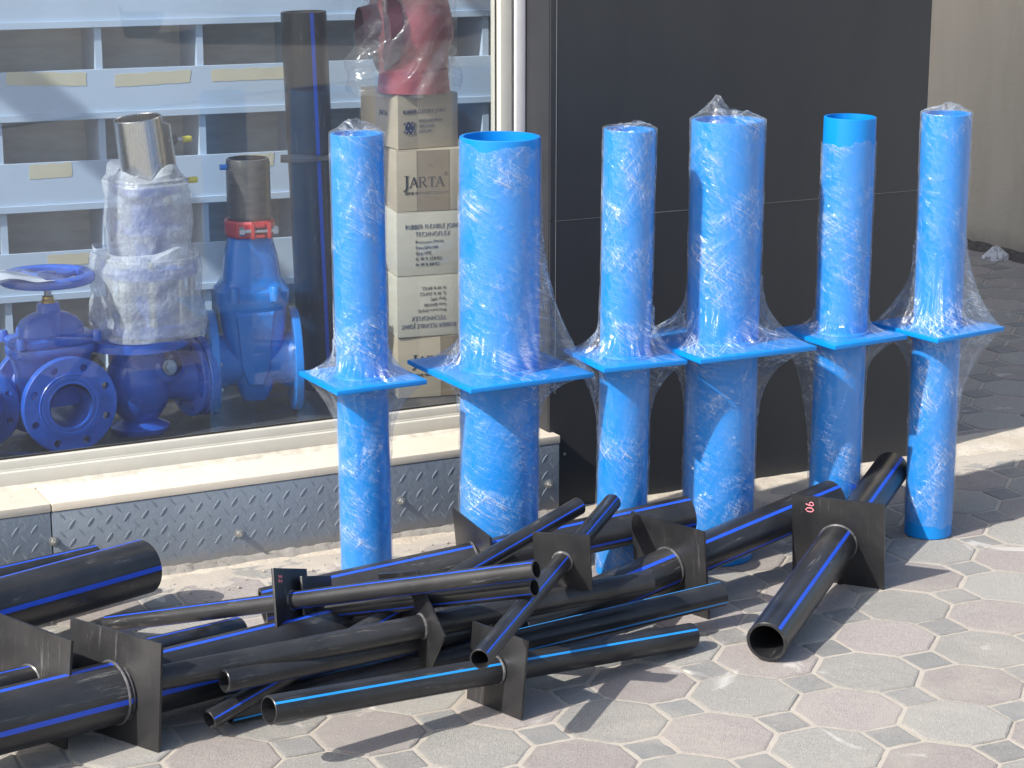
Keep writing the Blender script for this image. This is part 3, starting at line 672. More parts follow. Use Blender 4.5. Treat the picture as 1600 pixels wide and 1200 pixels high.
# --- stainless cylinder leaning on top with plate and threaded rods
M = SH @ T(1.520, 4.99, .785) @ RZ(R(8)) @ RY(R(-7)) @ T(0, 0, 0)
o = empty('steel_spool', M=M, label='shiny stainless steel cylinder standing in the top of the bubble wrap', cat='pipe')
ss = NT('brushed_stainless'); t = ss; v = t.coord('Object', (1, 1, .02)); t.b.inputs['Base Color'].default_value = (.62, .62, .62, 1); t.b.inputs['Metallic'].default_value = 1
t.l(t.math('ADD', t.math('MULTIPLY', t.noise(v, 240, 3), .2), .16), t.b.inputs['Roughness']); t.l(t.bump(t.noise(v, 300, 3), .15, .0005), t.b.inputs['Normal']); ss = t.m
b = MB(); b.lathe([(.0575, -.03), (.0575, .178), (.0555, .180), (.054, .178), (.054, -.03)], 64); b.build('cylinder', ss, o)
b = MB(); b.box(.064, .069, -.03, .03, -.02, .155, bev=.001); b.build('side_plate', simple('bare_plate', (.5, .5, .48), .5, metal=.4), o)
yel = simple('yellow_cap_plastic', (.62, .55, .05), .45)
for z in (.115, .015):
    rod = MB(); rod.lathe([(0, .0), (.005, .0), (.005, .055), (0, .055)], 12, T(.06, -.02, z) @ RY(R(97))); ro = rod.build('threaded_rod', steel, o)
    b = MB(); b.hexbolt(.012, .011, T(.070, -.02, z) @ RY(R(97))); b.build('nut', darks, ro)
    b = MB(); b.lathe([(0, .038), (.0075, .038), (.008, .055), (.007, .060), (0, .060)], 18, T(.06, -.02, z) @ RY(R(97))); b.build('cap', yel, ro)

# --- big wedge gate valve with red clamp and dark coupling on top
o = empty('wedge_valve', SH @ Vector((1.785, 5.03, .2035)), TH + R(-14), label='tall bright blue wedge gate valve with a red pipe clamp on top', cat='valve')
b = MB(); e_ = 4
b.add(*loft([rr(.03, .03, .035, e=e_), rr(.042, .045, .06, e=e_), rr(.062, .06, .13, e=e_), rr(.078, .066, .22, e=e_), rr(.084, .070, .275, e=e_), rr(.092, .078, .290, e=e_), rr(.092, .078, .318, e=e_), rr(.084, .070, .326, e=e_), rr(.072, .06, .345, e=e_), rr(.065, .055, .40, e=e_), rr(.054, .048, .445, e=e_), rr(.045, .044, .455, e=2), rr(.045, .044, .50, e=2)]))
b.lathe([(.075, -.094), (.060, -.06), (.060, -.02), (.060, .02), (.06, .06), (.075, .094)], 36, T(0, 0, .132) @ RY(R(90)))
b.lathe([(.048, -.09), (.048, .09)], 30, T(0, 0, .132) @ RY(R(90))); b.build('body', blueB, o)
b = MB(); b.add([(-.048, -.0675, .27), (.048, -.0675, .27), (.034, -.061, .12), (.018, -.050, .075), (-.018, -.050, .075), (-.034, -.061, .12), (-.044, -.074, .262), (.044, -.074, .262), (.031, -.067, .125), (.016, -.056, .083), (-.016, -.056, .083), (-.031, -.067, .125)],
    [(6, 7, 8, 9, 10, 11), (0, 1, 7, 6), (1, 2, 8, 7), (2, 3, 9, 8), (3, 4, 10, 9), (4, 5, 11, 10), (5, 0, 6, 11)]); b.build('wedge_pad', blueB, o, ang=30)
b = MB(); n = 40
b.lathe([(.0185, .0), (.0185, .002), (.016, .002), (.016, .0)], 32, T(0, -.0725, .215) @ RX(R(86))); b.box(-.008, .008, -.0755, -.072, .213, .217); b.box(-.002, .002, -.0755, -.072, .205, .225); b.build('cast_mark', blueB, o)
for sx in (-1, 1):
    b = MB(); flange(b, T(sx * .112, 0, .132) @ RY(R(90 * sx)), .130, .050, .020); b.build('flange', blueB, o)
for sx in (-1, 1):
    b = MB(); b.lathe([(.014, 0), (.014, .03), (.011, .036), (0, .037)], 16, T(sx * .05, -.072, .302) @ T(0, 0, -.005)); b.build('bonnet_bolt', blueB, o)
red = simple('clamp_red_paint', (.45, .025, .03), .38, var=.15, coat=.4)
b = MB(); b.lathe([(.047, .452), (.060, .450), (.064, .456), (.064, .486), (.060, .492), (.047, .490)], 10, RZ(R(18))); b.box(.0, .030, -.078, -.052, .455, .462, bev=.002); b.box(.0, .030, -.078, -.052, .480, .487, bev=.002); b.box(-.004, .006, -.08, -.05, .452, .49, bev=.003); b.box(.036, .046, -.078, -.045, .452, .49, bev=.003)
b.build('pipe_clamp', red, o, ang=25)
b = MB(); b.tube([(-.03, -.070, .471), (.06, -.070, .471)], .005, 10); b.hexbolt(.011, .012, T(-.032, -.070, .471) @ RY(R(90))); b.hexbolt(.011, .012, T(.050, -.070, .471) @ RY(R(90))); b.build('clamp_bolt', steel, o)
dkc = simple('grey_film_wrapped', (.085, .08, .075), .35, var=.3, vs=25, bump=.5, bs=60, stretch=(1, 1, 3), coat=.4)
b = MB(); prof = [(.052, .492)]
for i in range(22):
    prof.append((.0535 + (.0008 if i % 2 else 0), .498 + i * .0062))
prof += [(.051, .640), (.046, .641), (.046, .60)]
b.lathe(prof, 48); b.disc(.046, .60, 48); b.build('coupling', dkc, o)
b = MB(); b.lathe([(0, 0), (.007, 0), (.007, .018), (0, .018)], 16, T(-.052, -.015, .622) @ RY(R(-90))); b.build('terminal_cap', simple('cap_blue_plastic', (.01, .16, .62), .4), o)

# small blue cap poking out of a bin behind
# --- tall black pipe inside
def ring_pipe_mesh(r, L, stripes, wall, seg=72, z0=0, bevel=.001, sw=2, ripple=True):
    b = MB(); mids = {}
    idx = set()
    for a in stripes:     # a: degrees from local +Y towards -X
        ang = (90 + a) % 360; k = int(round(ang / (360 / seg)))
        for q in range(sw): idx.add((k + q - sw // 2) % seg)
    nz = 7; prof = [(r - wall, z0 + L * i / 4) for i in range(4, -1, -1)] + [(r - wall + bevel, z0), (r - bevel, z0)] + [(r, z0 + bevel + (L - 2 * bevel) * i / 8) for i in range(9)] + [(r - bevel, z0 + L), (r - wall + bevel, z0 + L)]
    s0 = 7; 
    b.lathe(prof, seg, closed=True, mi_fn=lambda k, i: 1 if (s0 <= k < s0 + 8 and i in idx) else 0)
    return b
pe = black_pe()
royal = simple('stripe_royal_blue', (.018, .085, .62), .38, var=.1, bump=0); cyan_ = simple('stripe_light_blue', (.02, .30, .78), .38, var=.1, bump=0)
o = empty('display_pipe', SH @ Vector((2.032, 5.20, .2035)) + Vector((0, 0, 0)), TH, label='tall black pipe with one blue stripe standing inside the window', cat='pipe')
b = ring_pipe_mesh(.058, .975, [178], .007); b.build('pipe', [pe, royal], o, recalc=True)
o.rotation_euler = (R(-1), R(-1.2), TH)
fm = film_mat()
b = MB(); n = 64; V = []; F = []
for k in range(40):
    for i in range(n):
        a = 2 * math.pi * i / n; r_ = .0598 + .0016 * float(vnoise(i / n * 16, k * .8, 16, 91)); V.append((r_ * math.cos(a), r_ * math.sin(a), .60 + k * .006))
for k in range(39):
    for i in range(n): F.append((k * n + i, k * n + (i + 1) % n, (k + 1) * n + (i + 1) % n, (k + 1) * n + i))
b.add(V, F); b.build('film_band', clearm if False else bm_, o, ang=0) if False else None
b = MB(); b.tube([(-.10, -.05, .615), (-.05, -.066, .612), (0, -.067, .609), (.05, -.055, .608), (.07, -.03, .612)], [.010, .012, .007, .008, .006], 8); b.build('tape_twist', simple('dark_film_twist', (.10, .10, .10), .3, coat=.6), o)

# --- carton stack with lettering
card = simple('carton_card', (.42, .36, .27), .85, var=.05, vs=9, bump=.25, bs=200, stretch=(1, 1, 3)); cardw = simple('carton_card_pale', (.50, .475, .40), .85, var=.05, vs=9, bump=.25, bs=200, stretch=(1, 1, 3))
btape = simple('brown_tape', (.24, .19, .13), .3, var=.1, coat=.5); ink = simple('navy_ink', (.03, .045, .13), .7, bump=0); inkb = simple('black_ink', (.03, .028, .03), .7, bump=0)
def carton(u, z, w_, h, dpt, d, rz, label, mat, tape=None):
    o = empty('carton', SH @ Vector((u, d, z)), TH + R(rz), label=label, cat='box', group='stacked cartons inside the window')
    b = MB(); b.box(-w_ / 2, w_ / 2, 0, dpt, .0008, h - .0008, bev=.003); b.build('body', mat, o)
    b = MB(); b.box(-w_ / 2 + .002, w_ / 2 - .002, .001, dpt - .001, h - .0008, h + .0006); b.build('flap', mat, o, ang=0)
    if tape: b = MB(); b.box(tape[0], tape[1], -.0008, .0005, .002, h - .001); b.build('tape', btape, o, ang=0)
    return o
def onface(x, z, rot=0): return T(x, -.0008, z) @ RX(R(90)) @ RZ(R(rot))
def serif_word(o, x, z, s, mat):
    """JARTA in serif capitals built from strokes"""
    b = MB(); M = onface(x, z)
    def stroke(x0, y0, x1, y1, w0):
        dx, dy = x1 - x0, y1 - y0; L = math.hypot(dx, dy); nx, ny = -dy / L * w0 / 2, dx / L * w0 / 2
        b.prism([(x0 + nx, y0 + ny), (x0 - nx, y0 - ny), (x1 - nx, y1 - ny), (x1 + nx, y1 + ny)], 0, .0006, M)
    th, tn = .17 * s, .06 * s
    def serif(x0, y, w0): stroke(x0 - w0 / 2, y, x0 + w0 / 2, y, .05 * s)
    X = 0
    def A(x0):
        stroke(x0 + .06 * s, 0, x0 + .42 * s, s, tn); stroke(x0 + .42 * s, s, x0 + .80 * s, 0, th); stroke(x0 + .2 * s, .36 * s, x0 + .66 * s, .36 * s, tn); serif(x0 + .06 * s, .02 * s, .26 * s); serif(x0 + .80 * s, .02 * s, .32 * s)
    # J (descends)
    stroke(.36 * s, 1.12 * s, .36 * s, -.12 * s, th * 1.15); stroke(.36 * s, -.10 * s, .2 * s, -.32 * s, th); stroke(.2 * s, -.32 * s, .02 * s, -.30 * s, tn * 1.4); serif(.36 * s, 1.12 * s, .44 * s)
    A(.62 * s)
    x0 = 1.68 * s; stroke(x0, 0, x0, s, th); serif(x0, .02 * s, .34 * s); stroke(x0 - .16 * s, s - .02 * s, x0 + .3 * s, s - .02 * s, .06 * s); stroke(x0, .5 * s, x0 + .3 * s, .5 * s, .06 * s)
    pr_ = [(x0 + .3 * s + .22 * s * math.cos(a), .75 * s + .235 * s * math.sin(a)) for a in [R(q) for q in range(-90, 91, 30)]]
    for (a, c_) in zip(pr_, pr_[1:]): stroke(*a, *c_, .13 * s)
    stroke(x0 + .24 * s, .5 * s, x0 + .62 * s, 0, th); serif(x0 + .64 * s, .02 * s, .26 * s)
    x0 = 2.86 * s; stroke(x0, 0, x0, s, th); serif(x0, .02 * s, .34 * s); stroke(x0 - .36 * s, s - .03 * s, x0 + .36 * s, s - .03 * s, .07 * s); stroke(x0 - .34 * s, s, x0 - .34 * s, .78 * s, .05 * s); stroke(x0 + .34 * s, s, x0 + .34 * s, .78 * s, .05 * s)
    A(3.22 * s)
    b.build('lettering', mat, o, ang=0)
    text('R', .32 * s, mat, o, onface(x + 4.28 * s, z + 1.22 * s)); b = MB(); b.lathe([(.19 * s, 0), (.19 * s, .0006), (.16 * s, .0006), (.16 * s, 0)], 24, onface(x + 4.28 * s, z + 1.24 * s)); b.build('registered_mark', mat, o)
bz = .2042
# columns front plane d=4.97 ; heights measured from the photo
c5 = carton(2.265, bz, .225, .160, .2, 4.956, -11, 'lowest carton of the stack, mostly hidden by the blue flanges', card, (.0, .048))
serif_word(c5, -.076, .084, .026, inkb); text('SERVE WITH BEST QUALITY', .0105, inkb, c5, onface(-.016, .060), sx=.80)
c4 = carton(2.262, bz + .161, .222, .158, .2, 4.955, -9, 'pale carton with its printing upside down, second from the bottom', cardw)
c3 = carton(2.264, bz + .320, .222, .163, .2, 4.957, -9, 'pale carton with upright blue printing, middle of the stack', cardw)
c2 = carton(2.264, bz + .484, .215, .155, .2, 4.96, -11, 'brown carton with a large serif word and tape, second from the top', card, (-.055, .03))
c1 = carton(2.252, bz + .640, .168, .136, .23, 4.990, 1, 'topmost carton, printed with a small flanged joint drawing', card)
def tf(o, x0, z0, flip):
    L = [('RUBBER FLEXIBLE JOINT', .0172, 0, ink, .70), ('TECHNOFLEX', .0172, -.0195, ink, .78)]
    D = ['Pressure:PN16', 'Size:DN100', 'Qty:1PC', 'G.W:9.35KGS', 'N.W:8.8KGS']
    sgn = -1 if flip else 1; rot = 180 if flip else 0
    for (s_, sz_, dz, m_, sx_) in L: text(s_, sz_, m_, o, onface(x0, z0 + sgn * dz, rot), sx=sx_, space=1.12)
    for k, s_ in enumerate(D): text(s_, .0122, inkb, o, onface(x0 - sgn * .046, z0 + sgn * (-.039 - .0145 * k), rot), sx=.80, align='LEFT', space=1.25)
tf(c3, -.016, .126, False); tf(c4, -.028, .030, True)
serif_word(c2, -.090, .062, .026, inkb); text('SERVE WITH BEST QUALITY', .0115, inkb, c2, onface(-.030, .047), sx=.80)
text('RUBBER FLEXIBLE JOINT', .0146, ink, c1, onface(-.010, .094), sx=.70, space=1.1)
for k, s_ in enumerate(('PRESSURE:PN16', 'SIZE:DN65', 'QTY:1PC')): text(s_, .0112, ink, c1, onface(-.026, .070 - .0132 * k), sx=.85, align='LEFT')
b = MB(); M = onface(-.052, .054)
for zc in (-.010, .010):
    pts = [(.017 * math.cos(R(a)), zc + .0055 * math.sin(R(a))) for a in range(0, 360, 20)]; b.prism(pts, 0, .0007, M)
b.prism([(-.010, -.008), (.010, -.008), (.012, -.003), (.0125, .002), (.009, .007), (-.009, .007), (-.0125, .002), (-.012, -.003)], 0, .0006, M); b.build('printed_drawing', ink, c1, ang=0)
for q in range(6):
    a = R(60 * q + 15); b2 = MB()
    for zc in (-.010, .010): b2.lathe([(0, .0009), (.0022, .0009), (.0022, .0003)], 8, M @ T(.0125 * math.cos(a), zc + .0037 * math.sin(a), 0))
    b2.build('printed_hole', card, c1, ang=0)
text('JARTA', .020, inkb, c1, T(-.0848, .085, .085) @ RZ(R(-90)) @ RX(R(90)), sx=.9)

# --- red fitting in a clear bag on top of the cartons
o = empty('bagged_fitting', SH @ Vector((2.240, 5.05, bz + .779)), TH + R(-10), label='faded red rubber fitting in a shiny clear bag on top of the cartons', cat='pipe fitting')
rm = simple('faded_red_rubber', (.36, .07, .085), .5, var=.2, vs=12, bump=.2)
b = MB(); b.lathe([(0, 0), (.080, 0), (.078, .02), (.074, .06), (.078, .10), (.090, .14), (.084, .19), (.072, .25), (.085, .30), (.085, .33), (0, .33)], 48); b.build('body', rm, o)
b = MB(); b.lathe([(.0, -.03), (.115, -.03), (.115, -.005), (.06, .0), (.05, .04)], 40, T(-.055, .02, .16) @ RY(R(-90)) @ T(0, 0, .02)); b.build('side_flange', simple('dark_wine_rubber', (.09, .02, .035), .5), o)
def bag(o):
    n = 110; V = []; F = []; m = 90
    for k in range(m):
        t_ = k / (m - 1); z = -.0 + .36 * t_
        for i in range(n):
            a = 2 * math.pi * i / n; base = .102 + .03 * (1 - t_) * max(0, math.cos(a - R(200))) ** 2
            f1 = float(vnoise(i / n * 7 + t_ * 2.0, t_ * 3, 7, 101)) - .5; f2 = abs(float(vnoise(i / n * 13 - t_ * 5, t_ * 5, 13, 102)) - .5)
            r_ = base + .03 * f1 - .05 * f2 + .05 * max(0, math.cos(a - R(205))) ** 6 * (1 - abs(t_ - .25) * 2)
            V.append((r_ * math.cos(a), r_ * math.sin(a), z + .015 * f1))
    for k in range(m - 1):
        for i in range(n): F.append((k * n + i, k * n + (i + 1) % n, (k + 1) * n + (i + 1) % n, (k + 1) * n + i))
    b = MB(); b.add(V, F); me = b.build('clear_bag', film_mat('bag_film', .14, dens=.5, white=(.7, .75, .8)), o, ang=0)
    uv = me.data.uv_layers.new(name='UVMap'); 
    for lp in me.data.loops:
        vi = lp.vertex_index; uv.data[lp.index].uv = ((vi % n) / n * .7, (vi // n) / m * .36)
    me.data.polygons.foreach_set('use_smooth', [True] * len(me.data.polygons))
bag(o); o.scale = (1.16, 1.1, 1.0)

# ================================================================== BLUE PUDDLE-FLANGE PIPES
bpm = NT('blue_polyethylene'); t = bpm; v = t.coord('Object')
c = t.mix(t.ramp(t.noise(v, 6, 3), .35, .65), (.001, .215, .64), (.002, .23, .68)); c = t.mix(t.math('MULTIPLY', t.ramp(t.noise(t.coord('Object', (1, 1, .1)), 60, 5), .62, .8), .12), c, (.25, .45, .8))
t.l(c, t.b.inputs['Base Color']); t.b.inputs['Roughness'].default_value = .34; t.l(t.bump(t.noise(v, 45, 2), .05, .002), t.b.inputs['Normal']); bpm = t.m

def film_sleeve(name, parent, rp, z0, z1, zf, hs, psi, tent, up, seed, mat, p=1.9, crown=0, ragged=0, rim=.99, cnz=1.0):
    """film between the flange (zf) and the far end z1; radius follows pipe, opening to the square flange outline"""
    nphi = 220; nz = 200
    ph = np.linspace(0, 2 * math.pi, nphi, endpoint=False) + math.pi / 2       # seam at the back
    s = np.linspace(0, 1, nz) ** 1.15
    PH, SS = np.meshgrid(ph, s)
    L = abs(z1 - z0); un = (PH - math.pi / 2) / (2 * math.pi)
    edge = ragged * ((vnoise(un * 9, 0 * un + seed, 9, seed) - .5) * 2 + (vnoise(un * 31, 0 * un + seed, 31, seed + 5) - .5))
    Z = z0 + (z1 - z0 + edge) * SS
    q = PH - psi; rs = hs / np.maximum(np.abs(np.cos(q)), np.abs(np.sin(q))) * rim
    # tent height for each of the four corners, interpolated by angle
    cw = np.zeros_like(PH)
    for k, hgt in enumerate(tent):
        a = psi + math.pi / 4 + k * math.pi / 2; dd = np.cos(PH - a); cw += hgt * np.clip((dd - .25) / .75, 0, 1) ** 2.2
    H = .022 + cw * .62 * (.75 + .6 * vnoise(un * 11, SS * 0 + 8, 11, seed + 11)) + .03 * (vnoise(un * 14, SS * 0 + 3, 14, seed + 9) - .5)
    D = np.abs(Z - zf); t_ = np.clip(1 - D / H, 0, 1)
    ten = t_ ** p
    r0 = rp + .0014 + .0022 * cnz * vnoise(un * 7 + SS * 3, SS * 6, 7, seed + 2)
    # diagonal pleats
    d1 = vnoise(un * 26 + Z * 26 * (1 if up else -1), Z * 9, 26, seed + 3); d2 = vnoise(un * 40 - Z * 22, Z * 14, 40, seed + 4); d3 = vnoise(un * 18 + Z * 4, Z * 60, 18, seed + 6)
    rid = lambda x, w_: np.clip(1 - np.abs(x - .5) * w_, 0, 1)
    pl = .0011 * rid(d1, 6) + .0006 * rid(d2, 7) + .0006 * (d3 - .5) * cnz
    rad = r0 + pl + (rs - r0) * ten - .020 * ten * (1 - ten) * 4 * np.abs(vnoise(un * 38, Z * 4, 38, seed + 7) - .45) - .010 * ten * (1 - ten) * 4 * vnoise(un * 90, Z * 6, 90, seed + 17) - .012 * (1 - t_) * (t_ > 0) * (vnoise(un * 34, Z * 3, 34, seed + 8) - .5)
    rad = np.maximum(rad, rp + .0012)
    # limit to flange outline near the flange
    V = np.stack([rad * np.cos(PH), rad * np.sin(PH), Z], -1).reshape(-1, 3)
    nzt = nz
    if crown:
        rows = []; kk = 22
        for k in range(1, kk + 1):
            f = k / kk; n1 = vnoise(un[0] * 8, 0 * un[0] + f * 3, 8, seed + 20); n2 = vnoise(un[0] * 22, 0 * un[0] + f * 6, 22, seed + 21)
            rr_ = (rp + .002) * (1 - .94 * f ** .8) * (1 + .05 * (n1 - .5)); zz = Z[-1] + crown * (.25 + 1.2 * n1 * n2) * math.sin(math.pi * min(1, f * 1.15)) * (1.0) + crown * .9 * np.clip(np.cos(ph - R(60 + seed * 40)), 0, 1) ** 2.5 * math.sin(math.pi * f) + .002
            rows.append(np.stack([rr_ * np.cos(ph), rr_ * np.sin(ph), zz], -1))
        V = np.concatenate([V] + rows); nzt += kk
    i = np.arange(nphi); j = (i + 1) % nphi; F = []
    for k in range(nzt - 1): F.append(np.stack([k * nphi + i, k * nphi + j, (k + 1) * nphi + j, (k + 1) * nphi + i], -1))
    F = np.concatenate(F)
    if not up: F = F[:, ::-1]
    me = bpy.data.meshes.new(name); me.vertices.add(len(V)); me.vertices.foreach_set('co', V.ravel()); me.loops.add(F.size); me.loops.foreach_set('vertex_index', F.ravel())
    me.polygons.add(len(F)); me.polygons.foreach_set('loop_start', np.arange(len(F)) * 4); me.polygons.foreach_set('loop_total', np.full(len(F), 4)); me.update(calc_edges=True)
    uu = np.concatenate([un[0] * 2 * math.pi * rp] * nzt).reshape(nzt, nphi); zz_ = V[:, 2].reshape(nzt, nphi)
    if crown: zz_ = zz_.copy(); zz_[nz:] += np.linspace(0, rp, nzt - nz)[:, None]
    ul = uu.ravel()[F].astype(float); vl = zz_.ravel()[F]; wrap = (F % nphi == 0) & ((F % nphi).max(axis=1, keepdims=True) == nphi - 1); ul = np.where(wrap, 2 * math.pi * rp, ul)
    ul = ul + seed * .37
    uvl = me.uv_layers.new(name='UVMap'); uvl.data.foreach_set('uv', np.stack([ul, vl], -1).ravel())
    me.polygons.foreach_set('use_smooth', [True] * len(F)); me.materials.append(mat); me.validate()
    o = bpy.data.objects.new(name, me); C.objects.link(o); o.parent = parent; return o

BLUE = [  # x, y, r, L, flange z, half size, psi(deg of one edge normal), top state, tents up, tents down
    (-.321, 4.570, .0560, 1.000, .470, .105, 28, 'crown', (.13, .16, .10, .12), (.22, .22, .2, .2), 'leftmost slim blue wrapped pipe standing in front of the shop window', .018),
    (-.029, 4.640, .0870, .985, .474, .151, 29, 'open', (.10, .12, .14, .48), (.14, .16, .14, .14), 'thickest blue wrapped pipe, open topped, at the end of the window step', 0),
    (.244, 4.647, .0555, 1.000, .500, .101, 24, 'crown', (.12, .14, .12, .14), (.2, .3, .24, .2), 'slim blue wrapped pipe third from the left, between the two thick ones', .010),
    (.470, 4.757, .0805, 1.005, .508, .151, 27, 'crown', (.13, .15, .14, .16), (.14, .24, .34, .2), 'thick blue wrapped pipe with a tall tuft of film on top', .030),
    (.750, 4.860, .0585, 1.000, .503, .106, 32, 'bare', (.05, .06, .05, .06), (.2, .42, .2, .12), 'slim blue pipe with its open top bare of film, second from the right', 0),
    (.987, 4.928, .0555, 1.000, .505, .108, 35, 'crown', (.2, .3, .24, .32), (.24, .2, .2, .3), 'rightmost slim blue wrapped pipe, touched by the large black pipe', .014),
]
for q, (x, y, r, L, zf, hs, psi, top, tu, td, lab, cr) in enumerate(BLUE):
    o = empty('flanged_pipe', (x, y, 0), 0, label=lab, cat='pipe', group='blue flanged pipes wrapped in clear film')
    o.rotation_euler = (R((-.25, .1, .2, -.15, .1, .35)[q]), R((-.35, .2, .45, .2, .3, -.2)[q]), 0)
    b = ring_pipe_mesh(r, L - .003, [], .006 if r < .07 else .0085, seg=96, z0=.003, bevel=.0015); b.build('pipe', bpm, o)
    ps = R(psi); b = MB(); b.box(-hs, hs, -hs, hs, zf - .005, zf + .005, RZ(ps), bev=.0012)
    b.build('flange_plate', bpm, o)
    b = MB(); b.lathe([(r - .001, zf + .0035), (r + .006, zf + .0055), (r + .0045, zf + .010), (r - .001, zf + .012)], 64); b.lathe([(r - .001, zf - .011), (r + .0045, zf - .009), (r + .006, zf - .0045), (r - .001, zf - .0035)], 64); b.build('weld_bead', bpm, o)
    hiz = {'crown': L + .002, 'open': L - .014, 'bare': L - .055}[top]
    mt = film_mat('stretch_film_%d' % (q % 3 + 1), (.045, .05, .04)[q % 3], (32, 28, 40)[q % 3], (-48, -35, -55)[q % 3], (1.1, 1.0, 1.2)[q % 3])
    film_sleeve('plastic_film', o, r, zf + .005, hiz, zf, hs, ps, tu, True, 10 + 7 * q, mt, p=2.2, crown=cr, ragged=0 if cr else .010)
    film_sleeve('plastic_film', o, r, zf - .005, (.02, .02, .02, .02, .03, .035)[q], zf, hs, ps, td, False, 60 + 7 * q, mt, p=2.3, ragged=.006)

# ================================================================== BLACK PIPES
pink = simple('pink_marker', (.75, .25, .30), .6, bump=0); weldm = simple('weld_grey', (.075, .075, .08), .3, var=.6, vs=60, dirt=(.3, .3, .31), dirtamt=.6)
def stroke_digits(b, txt, s, M, r=.0012):
    D = {'9': [(.5, .55), (.25, .45), (.05, .65), (.15, .92), (.4, 1), (.55, .8), (.5, .4), (.35, 0)], '0': [(.3, 1), (.05, .75), (.05, .25), (.3, 0), (.55, .25), (.55, .75), (.3, 1)],
         '3': [(.05, .95), (.4, 1), (.5, .75), (.2, .55), (.5, .4), (.45, .1), (.05, .02)], '2': [(.05, .8), (.3, 1), (.55, .8), (.3, .4), (.02, 0), (.6, .03)]}
    x = 0
    for ch in txt:
        b.tube([((px_ + x) * s, py_ * s, .0006) for px_, py_ in D[ch]], r, 6, M); x += .8
def black_pipe(lab, A, B, r, stripes, plate=None, wall=None, smat=royal, mark=None, group='black pipes lying in a heap', dust=None, L0=0):
    A = Vector(A); B = Vector(B); d = (B - A).normalized(); up = Vector((0, 0, 1)); u = (up - d * up.dot(d)).normalized(); xw = u.cross(d); mid = (A + B) / 2; L = (B - A).length
    M = Matrix(((xw.x, u.x, d.x, mid.x), (xw.y, u.y, d.y, mid.y), (xw.z, u.z, d.z, mid.z), (0, 0, 0, 1)))
    o = empty('flanged_pipe' if plate else 'plain_pipe', M=M, label=lab, cat='pipe', group=group)
    b = ring_pipe_mesh(r, L, stripes, wall or r * .2, z0=-L / 2, sw=2)
    b.build('pipe', [pe, smat], o)
    if plate:
        tpos, rho, s, t1, t2 = plate
        x = Vector((0, 0, 1)).cross(d).normalized(); yv = d.cross(x)
        if x.x < 0: x = -x
        d2 = (d + math.tan(t1) * x + math.tan(t2) * yv).normalized(); x2 = (x - d2 * x.dot(d2)).normalized(); y2 = x2.cross(d2)
        if y2.z < 0: y2 = -y2
        ex = x2 * math.cos(rho) + y2 * math.sin(rho); ey = -x2 * math.sin(rho) + y2 * math.cos(rho); s = abs(s)
        c = A + d * tpos; Mp = M.inverted() @ frame(c, ex, ex.cross(ey)); Ml = M.inverted()
        b = MB(); h = s / 2; th = .0032 if s > .18 else .0026; b.box(-h, h, -h, h, -th, th, Mp, bev=.0008); b.build('flange_plate', black_pe('black_plate_polyethylene', (.014, .0145, .0165), (1, .07, 1), .45), o)
        zc = tpos - L / 2
        for sg in (-1, 1):
            b = MB(); b.lathe([(r - .001, zc + sg * (th - .001)), (r + .0035, zc + sg * (th + .0004)), (r + .0028, zc + sg * (th + .0025)), (r + .0002, zc + sg * (th + .004))], 48)
            b.build('weld_ring', weldm, o)
        if mark:
            txt, px_, py_, rot, sz_, side = mark; b = MB(); nz_ = ex.cross(ey); 
            sg = 1 if (nz_.dot(Vector((0, 0, 1.6)) - c) > 0) else -1
            Mm = Mp @ T(px_, py_, sg * (th + .0002)) @ (RY(math.pi) if sg < 0 else Matrix.Identity(4)) @ RZ(R(rot))
            stroke_digits(b, txt, sz_, Mm); b.build('marking', pink, o)
    return o
PIPES = {
    'B1': ((0.508,4.089,0.046),(0.904,4.981,0.146),0.042),
    'B2': ((0.013,4.130,0.055),(0.729,4.745,0.145),0.042),
    'B3': ((-0.519,4.280,0.051),(0.392,4.587,0.158),0.040),
    'B4': ((-0.554,3.711,0.038),(0.142,4.396,0.235),0.019),
    'B5': ((-0.057,3.611,0.195),(0.213,4.423,0.234),0.019),
    'B6': ((-0.832,4.221,0.035),(0.045,3.792,0.300),0.018),
    'B8': ((-0.464,4.134,0.085),(0.042,3.849,0.245),0.018),
    'U': ((-0.652,3.682,0.128),(0.278,4.169,0.146),0.023),
    'V': ((-0.525,3.716,0.112),(0.131,4.206,0.075),0.022),
    'W': ((-0.528,3.778,0.028),(0.438,4.301,0.072),0.026),
    'F': ((-0.425,3.547,0.125),(0.364,4.162,0.032),0.026),
    'L1': ((-0.994,3.477,0.103),(-0.259,4.153,0.060),0.058),
    'L3': ((-1.382,3.671,0.135),(-0.783,4.399,0.099),0.058),
    'L4': ((-1.454,3.878,0.130),(-0.893,4.439,0.104),0.030),
    'L2': ((-1.112, 3.362, 0.175), (-0.559, 4.183, 0.035), 0.028)
}
P = PIPES
black_pipe('large black pipe pointing at the viewer, its square plate marked 90 in pink', *P['B1'], [38, -55, 128, 215], (.520, 0, .207, -.02, .02), .0065, mark=('90', -.072, .092, -90, .018, 1))
black_pipe('thick black pipe through a large square plate, just left of the pipe marked 90', *P['B2'], [33, 120, 210, 300], (.430, 1.57, .207, -.06, .01))
black_pipe('thick black pipe at the back of the heap by the feet of the blue pipes', *P['B3'], [18, 112, 205, 290], (.468, -3.24, .180, -.14, .03))
black_pipe('thin black pipe crossing the heap from low left up to the step corner', *P['B4'], [66, 186, 306], (.506, .31, .135, 0, 0))
black_pipe('thin black pipe pointing at the viewer, open end over the front pipe', *P['B5'], [45, 165, 285], (.498, .04, .117, -.02, .02), .003)
black_pipe('thin black pipe lying highest on the left, plate marked 32, open end right', *P['B6'], [25, 145, 265], (.462, 2.84, .126, .06, -.03), .003, mark=('32', .046, -.050, 90, .011, 1))
